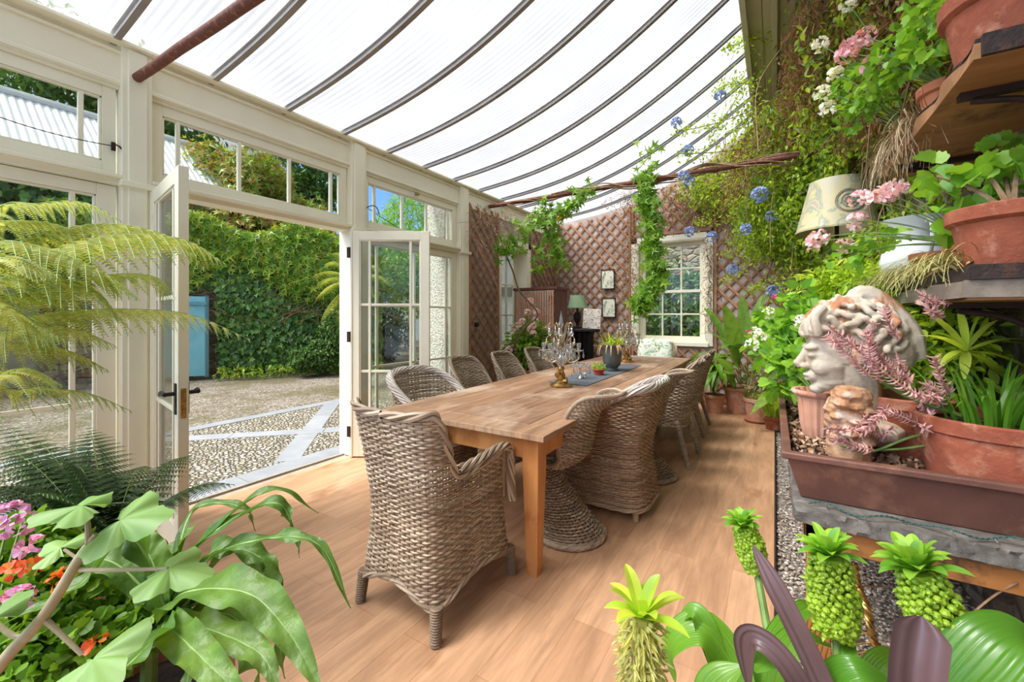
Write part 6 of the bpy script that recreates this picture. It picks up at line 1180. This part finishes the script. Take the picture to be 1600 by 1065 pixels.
for t_ in tips:
    m_ = (base+t_)/2+[0, 0, .14]; frond(lf, sm, bez(base, m_, t_, 6), .16, 20, 11, droop=.35, ps=.30)
for i in range(12): a = R.uniform(0, 6.28); t_ = base+[.4*math.cos(a), .4*math.sin(a), R.uniform(.0, .35)]; frond(lf, sm, bez(base, (base+t_)/2+[0, 0, .2], t_, 6), .12, 16, 9, droop=.4, ps=.3)
lf.build('fronds', M['ferndark'], df); sm.build('frond_stalks', M['stem'], df)
# large leaved plant
bp = thing('broad_leaved_plant', 'large fresh green plant with long arching leaves at the lower left', 'plant', (-1.42, .42, 0)); pot(bp, .19, .34, M['terracotta'])
q = MB(); q2 = MB(); D0 = 1.12
def pd(l, dz=0): return [P(x, y, D0+d) for (x, y, d) in l]
taper = lambda s: np.sin(np.pi*np.clip(s*.95+.03, 0, 1)**.75)**.8
for l, w, wv in (([(262, 960, 0), (300, 862, 0), (420, 765, .05), (498, 802, .1)], .05, .0), ([(262, 960, 0), (310, 852, 0), (425, 785, .0), (463, 835, .02), (468, 872, .02)], .05, .003), ([(262, 960, 0), (330, 870, 0), (425, 840, -.03), (500, 852, -.05), (548, 950, -.06)], .05, .006), ([(250, 970, 0), (290, 925, -.05), (385, 925, -.12), (450, 985, -.18), (500, 1075, -.25)], .13, .010),
    ([(250, 980, 0), (300, 975, -.1), (400, 1015, -.2), (436, 1075, -.25)], .09, .008), ([(262, 960, 0), (340, 860, .08), (413, 875, .08), (448, 945, .08)], .085, .012), ([(262, 960, 0), (262, 880, .1), (310, 815, .16)], .12, .004), ([(262, 960, 0), (235, 870, .05), (195, 825, .06)], .13, .004),
    ([(262, 960, 0), (205, 838, -.05), (122, 915, -.14), (5, 975, -.22)], .09, .004), ([(245, 980, 0), (270, 985, -.15), (330, 1040, -.25), (390, 1100, -.3)], .10, .010), ([(262, 965, 0), (320, 935, .06), (338, 1010, .06), (335, 1080, .06)], .11, .010), ([(262, 965, 0), (400, 900, .05), (430, 970, .02), (445, 1060, 0)], .10, .014),
    ([(262, 965, 0), (240, 1000, -.2), (180, 1060, -.3), (150, 1120, -.3)], .11, .008), ([(262, 960, 0), (180, 880, .0), (110, 880, .0), (60, 930, 0)], .10, .006), ([(262, 965, 0), (300, 1000, -.05), (290, 1080, -.1)], .11, .01), ([(262, 965, 0), (370, 850, .12), (400, 905, .14), (405, 945, .14)], .08, .008), ([(262, 960, 0), (300, 800, .2), (380, 792, .22), (400, 830, .24)], .045, 0), ([(262, 970, 0), (360, 960, .0), (400, 1030, -.05), (405, 1090, -.05)], .12, .012)):
    V = smooth_path(pd(l), 60); wv = wv*1.1+.005; blade(q, V, w*.74, up=(-.2, -.45, 1), fold=.28, wave=wv, nw=5, prof=taper, nseg=7, ribs=.0026)
    q2.tube(V[:56]-[0, 0, .0012], np.linspace(.004, .001, 56), 5)
o = q.build('foliage', M['big'], bp, sharp=False); q2.build('midribs', M['rib'], bp)
q = MB(); q.tube([(-1.42, .42, .3), (-1.40, .42, .5), tuple(P(262, 965, D0))], [.02, .018, .014], 8); q.build('stem', M['stem'], bp)
# stemmed plant close to the camera
L_PALM = None
def palm_leaf(mb, c, tip, nrm, size, cup=.15):
    n = 90; th = np.linspace(-2.75, 2.75, n); lob = (.50+.50*np.abs(np.cos(th*1.14*1.6))**1.0+.03*np.cos(th*19))*(1-.32*(np.abs(th)/2.75)**1.4); X, Y = lob*np.sin(th), lob*np.cos(th); rr = np.linspace(0, 1, 7)
    wv_ = .05*np.sin(th*7); V = np.stack([np.stack([X*r, Y*r, cup*(-(r**1.8)+.25*r*np.cos(th*3.6))+wv_*r*r+.02*np.cos(th*9)*r], -1) for r in rr])
    tip = unit(tip); z = unit(np.array(nrm, float)-tip*np.dot(nrm, tip)); x = np.cross(tip, z); mb.grid(c+size*(V[..., 0:1]*x+V[..., 1:2]*tip+V[..., 2:3]*z))
mp_ = thing('woody_stemmed_plant', 'pale woody-stemmed plant with lobed blue-green leaves, closest at the lower left', 'plant', (-.92, .02, 0))
q = MB(); DD = .66; rt = np.array(P(-60, 1150, DD))
q.tube(smooth_path([(-.92, .02, 0), rt, P(0, 1040, DD), P(68, 962, DD), P(125, 870, DD), P(140, 850, DD)], 40), np.linspace(.012, .0058, 40), 10)
for pts, r in ((((138, 853), (137, 820), (131, 790)), .0045), (((140, 850), (160, 838), (178, 820)), .004), (((68, 965), (30, 995), (-10, 970)), .005), (((68, 965), (95, 990), (128, 1022)), .0045), (((125, 890), (180, 890), (262, 888)), .0035), (((140, 850), (130, 875), (100, 858)), .003), (((137, 850), (146, 838), (150, 834)), .004)): q.tube(smooth_path([P(a, b_, DD) for a, b_ in pts], 14), np.linspace(r, r*.7, 14), 8)
q.build('stems', mat('pale_stem', (164, 152, 122), (142, 132, 104), 30, .7), mp_)
q = MB(); rt_, fw_ = np.array([CY_, SY, 0]), np.array([-SY, CY_, 0]); uz = np.array([0, 0, 1.])
palm_leaf(q, P(188, 812, .66), rt_*1+uz*.10, -fw_*.42+uz*.9+rt_*-.1, .075); palm_leaf(q, P(128, 790, .64), -rt_*.8-uz*.05-fw_*.3, uz*1.0-fw_*.12, .062); palm_leaf(q, P(265, 887, .66), rt_-uz*.12, uz-fw_*.14, .066)
palm_leaf(q, P(145, 1030, .60), rt_*.5-fw_*.5+uz*.0, uz*.8-fw_*.6, .085); palm_leaf(q, P(95, 855, .70), -rt_+fw_*.3, uz-fw_*.35, .045); palm_leaf(q, P(-15, 968, .62), -rt_, uz*.9-fw_*.4, .06)
q.build('foliage', M['bluegreen'], mp_, sharp=False)
fb_ = thing('flowering_bedding_plant', 'bushy plant with lilac and orange flowers at the lower left edge', 'plant', (-1.45, .1, 0)); pot(fb_, .2, .36, M['terracotta'])
q = MB()
for c, r, k in ((P(20, 850, 1.15), (.13, .13, .07), 240), (P(60, 930, 1.1), (.18, .15, .10), 330), (P(30, 1010, 1.0), (.18, .15, .1), 330), (P(150, 1010, 1.05), (.12, .15, .08), 260), (P(200, 960, 1.15), (.08, .1, .07), 160), (P(100, 880, 1.2), (.1, .1, .06), 160)): small_foliage(q, c, r, int(k*1.8), .034, L_GERA, shell=.2, up=1)
q.build('foliage', M['passion'], fb_)
q = MB(); stems_to(q, (-1.45, .1, .33), [P(20, 850, 1.15), P(60, 930, 1.1), P(30, 1010, 1.0), P(150, 1010, 1.05), P(15, 810, 1.1), P(35, 815, 1.1)], .005, .1); q.build('stems', M['stem'], fb_)
for x, y, D in ((8, 805, 1.05), (22, 800, 1.05), (35, 818, 1.05), (10, 822, 1.0), (48, 855, 1.0), (30, 935, .95), (15, 942, .95)): flower_head(P(x, y, D), .022, 8, M['lilac'], fb_, size=.9)
for x, y, D in ((50, 882, 1.0), (20, 893, 1.0), (95, 905, 1.0), (150, 1008, .98)): flower_head(P(x, y, D), .02, 6, M['orange'], fb_, size=.95)
# ================================================================ FOREGROUND, RIGHT: pineapple lilies
def eucomis(label, top, D, hw, hlen, lean, base, pale=False, tuft=.05):
    c = np.array(P(top[0], top[1], D)); t = thing('pineapple_lily', label, 'flower', tuple(base), None); ax = unit(np.array(lean)); bot = c-ax*hlen
    q = MB(); q.tube(smooth_path([base, (np.array(base)+bot)/2+[0, 0, .02], bot, c-ax*.01], 24), np.linspace(.010, .006, 24), 8); q.build('flower_stem', M['stem'], t)
    x = unit(np.cross(ax, [0, 1, .3])); y = np.cross(ax, x); k = 250; s = R.uniform(0, 1, k); a = np.arange(k)*2.39996; s = (np.arange(k)+.5)/k; rad = hw*(.62+.38*np.sin(np.pi*np.clip(.15+s*.75, 0, 1)))*R.uniform(.85, 1.08, k); d = np.cos(a)[:, None]*x+np.sin(a)[:, None]*y
    p = bot+ax*(s*hlen)[:, None]+d*rad[:, None]
    q = MB()
    if pale:
        q.scatter(L_THIN, p-d*rad[:, None]*.4, unit(d*.8-[0, 0, .6]+R.normal(0, .3, (k, 3))), unit(ax+R.normal(0, .4, (k, 3))), R.uniform(.02, .03, k)); q.scatter(L_THIN, p-d*rad[:, None]*.3, unit(d-[0, 0, .2]+R.normal(0, .5, (k, 3))), unit(ax+R.normal(0, .4, (k, 3))), R.uniform(.012, .022, k))
        for i in range(0, k, 2): q.ball(p[i]-d[i]*rad[i]*.35, .0045, 6)
        q.tube([bot, c], hw*.4, 8)
    else:
        for i in range(k): r_ = (.0066+.0012*math.sin(i*1.7))*(.6+.55*(1-s[i])**.6); q.ball(p[i]-d[i]*r_*.5, (r_, r_, r_*.95), 8)
        for j in range(2): q.scatter(L_OVAL, p-d*.004, unit(R.normal(0, 1, (k, 3))+d*.6-ax*.2), d, R.uniform(.008, .015, k))
        q.tube([bot, c], hw*.55, 8)
    q.build('flower_spike', M['floret' if pale else 'capsule'], t)
    q = MB()
    nl = 13 if pale else 26
    for i in range(nl):
        a_ = i*2.4+.4; e = (.15+.95*((i+.5)/nl)); d_ = (math.cos(a_)*x+math.sin(a_)*y)*math.cos(e)+ax*math.sin(e); L = tuft*R.uniform(.8, 1.15)*(1.1 if pale else 1); blade(q, bez(c-ax*.004, c+d_*L*.6+ax*.010, c+d_*L-[0, 0, L*.1], 9), tuft*.36, up=ax, fold=.35, prof=lambda s: np.sin(np.pi*np.clip(s*.85+.14, 0, 1))**.8, nseg=2)
    q.build('leaf_tuft', M['lime' if pale else 'gera'], t); return t
eucomis('pale faded pineapple lily with a star of pointed leaves, leftmost in front', (1002, 962), .62, .036, .14, (.0, .02, 1), (-.04, .55, .42), True, .062)
eucomis('small fresh pineapple lily with a curved stem, tilted, second from the left', (1163, 822), .95, .028, .095, (-.25, -.05, 1), (.03, .85, .5), False, .048)
eucomis('straight plump pineapple lily between the purple leaf and the bench leg', (1295, 868), .76, .038, .135, (-.08, 0, 1), (.10, .80, .45), False, .056)
eucomis('leaning pineapple lily on the right with a dense green seed head', (1435, 892), .66, .037, .14, (-.30, .0, 1), (.22, .74, .42), False, .062)
lb = thing('strap_leaved_bulb', 'clump of glossy strap leaves with dark purple blades at the lower right', 'plant', (.08, .70, 0)); pot(lb, .26, .42, M['terracotta'])
q = MB()
for l, w in (([(1150, 1120, .78), (1110, 1000, .8), (1085, 955, .82), (1058, 975, .84)], .05), ([(1170, 1120, .75), (1140, 1040, .78), (1095, 985, .8), (1050, 1010, .82), (1055, 1065, .84)], .09), ([(1180, 1120, .78), (1210, 1010, .82), (1260, 950, .88), (1290, 965, .92)], .055), ([(1200, 1130, .75), (1220, 1040, .75), (1250, 995, .78), (1300, 1010, .8)], .06),
    ([(1250, 1140, .7), (1230, 1060, .68), (1210, 1030, .66), (1180, 1050, .64)], .07), ([(1350, 1140, .7), (1330, 1040, .72), (1325, 990, .76), (1340, 960, .8)], .03), ([(1400, 1140, .65), (1500, 1040, .62), (1540, 990, .64), (1600, 1000, .66)], .10), ([(1450, 1140, .6), (1530, 1050, .58), (1590, 1000, .58), (1660, 1040, .58)], .11), ([(1450, 1140, .68), (1500, 1050, .72), (1480, 990, .78)], .06), ([(1130, 1130, .8), (1150, 1060, .85), (1180, 1020, .9), (1230, 1030, .95)], .08), ([(1350, 1130, .75), (1370, 1060, .78), (1400, 1030, .8), (1440, 1040, .85)], .07),
    ([(1100, 1130, .7), (1120, 1070, .7), (1160, 1040, .7)], .07), ([(1290, 1150, .62), (1300, 1080, .6), (1340, 1050, .58), (1400, 1070, .58)], .06), ([(1200, 1120, .8), (1180, 1050, .82), (1150, 1010, .84), (1110, 1030, .86)], .06)):
    blade(q, smooth_path([P(*a) for a in l], 34), w*.82, up=(-.2, -.5, 1), fold=.3, prof=taper, nseg=16, ribs=0, lribs=.0016, nl=6)
q.build('foliage', M['glossy'], lb, sharp=False)
q = MB()
for l, w in (([(1320, 1160, .60), (1285, 1065, .60), (1225, 940, .62), (1176, 850, .66)], .032), ([(1290, 1150, .62), (1240, 1050, .62), (1195, 1000, .64), (1165, 1000, .66), (1170, 1075, .66)], .035), ([(1430, 1190, .52), (1428, 1060, .52), (1440, 962, .53)], .052)):
    blade(q, smooth_path([P(*a) for a in l], 40), w, up=(-.1, -1, .35), fold=(.8 if w > .05 else .35), lribs=.001, nl=2, prof=(lambda s: np.clip(np.minimum((1-s)*9, s*8+.4), 0, 1)**.5) if w > .05 else (lambda s: np.clip((1-s)*4, 0, 1)**.6*.95+.0), nseg=8)
q.build('purple_blades', M['purple'], lb, sharp=False)
# gilt rope rack in the gravel
gr_ = thing('gold_rope_rack', 'gold rope-edged metal basket standing in the gravel behind the lilies', 'basket', tuple(F(1340, 985, -.03)))
q = MB(); A_, B_, C_, D_ = P(1335, 880, 1.25), P(1355, 950, 1.22), P(1392, 1028, 1.2), P(1330, 1000, 1.4)
rope(q, smooth_path([A_, P(1341, 915, 1.24), B_, P(1366, 1000, 1.21), C_], 60), .006, .0055, 120, 3); rope(q, smooth_path([A_, P(1322, 905, 1.32), P(1305, 950, 1.4)], 30), .004, .004, 120, 3); q.build('rope_rim', M['brass'], gr_)
q = MB()
for i in range(9): f = i/9; a = A_+(C_-A_)*f+[0, 0, -.02]; q.tube([a+[0, 0, .02-.05*math.sin(f*3.1)], a+[-.10, .02, -.10], a+[-.12, .03, -.16-.5*(1-f)*.2]], .003, 6)
q.build('rods', M['brass'], gr_)
q = MB()
for a_, b_, c in ((P(1590, 910, 1.2), P(1540, 930, 1.25), P(1480, 1000, 1.3)), (P(1530, 960, 1.2), P(1528, 1000, 1.2), P(1530, 1060, 1.2)), (P(1440, 900, 1.6), P(1500, 960, 1.5), P(1560, 1060, 1.4)), (P(1395, 915, 1.5), P(1370, 918, 1.5), P(1350, 915, 1.5))): q.tube(bez(a_, b_, c), .003, 5)
for i in range(60): c = np.array([R.uniform(.35, .8), R.uniform(1.2, 1.9), -.02]); q.tube(bez(c, c+R.normal(0, .08, 3)+[0, 0, .12], c+[R.normal(0, .12), R.normal(0, .1), R.uniform(.05, .25)], 7), .0015, 4, cap=False)
tag(q.build('dry_twigs', M['twig'], loc=(.5, 1.5, 0)), 'dry twigs standing in the gravel under the bench', 'twigs', kind='stuff')

# tree fern in the courtyard
of = thing('tree_fern', 'tree fern in the courtyard just beyond the right-hand door post', 'fern', tuple(P(552, 588, 8.2)*[1, 1, 0]+[0, 0, -.08]))
lf, sm = MB(), MB(); base = P(552, 445, 8.2)
for x, y, h in ((492, 470, .5), (484, 440, .7), (500, 505, .3), (520, 400, .8), (505, 420, .8), (590, 470, .5), (615, 450, .7), (600, 430, .8), (570, 400, .8), (530, 520, .2), (580, 510, .3), (488, 455, .6)):
    t_ = P(x, y, 8.2+R.normal(0, .5)); frond(lf, sm, bez(base, (base+t_)/2+[0, 0, h*.7], t_, 8), .26, 22, 9, droop=.5, r=.01)
lf.build('fronds', M['fern'], of); sm.build('frond_stalks', M['stem'], of); q = MB(); q.tube([P(552, 588, 8.2)*[1, 1, 0]+[0, 0, -.08], base], [.14, .11], 10); q.build('trunk', M['bark'], of)
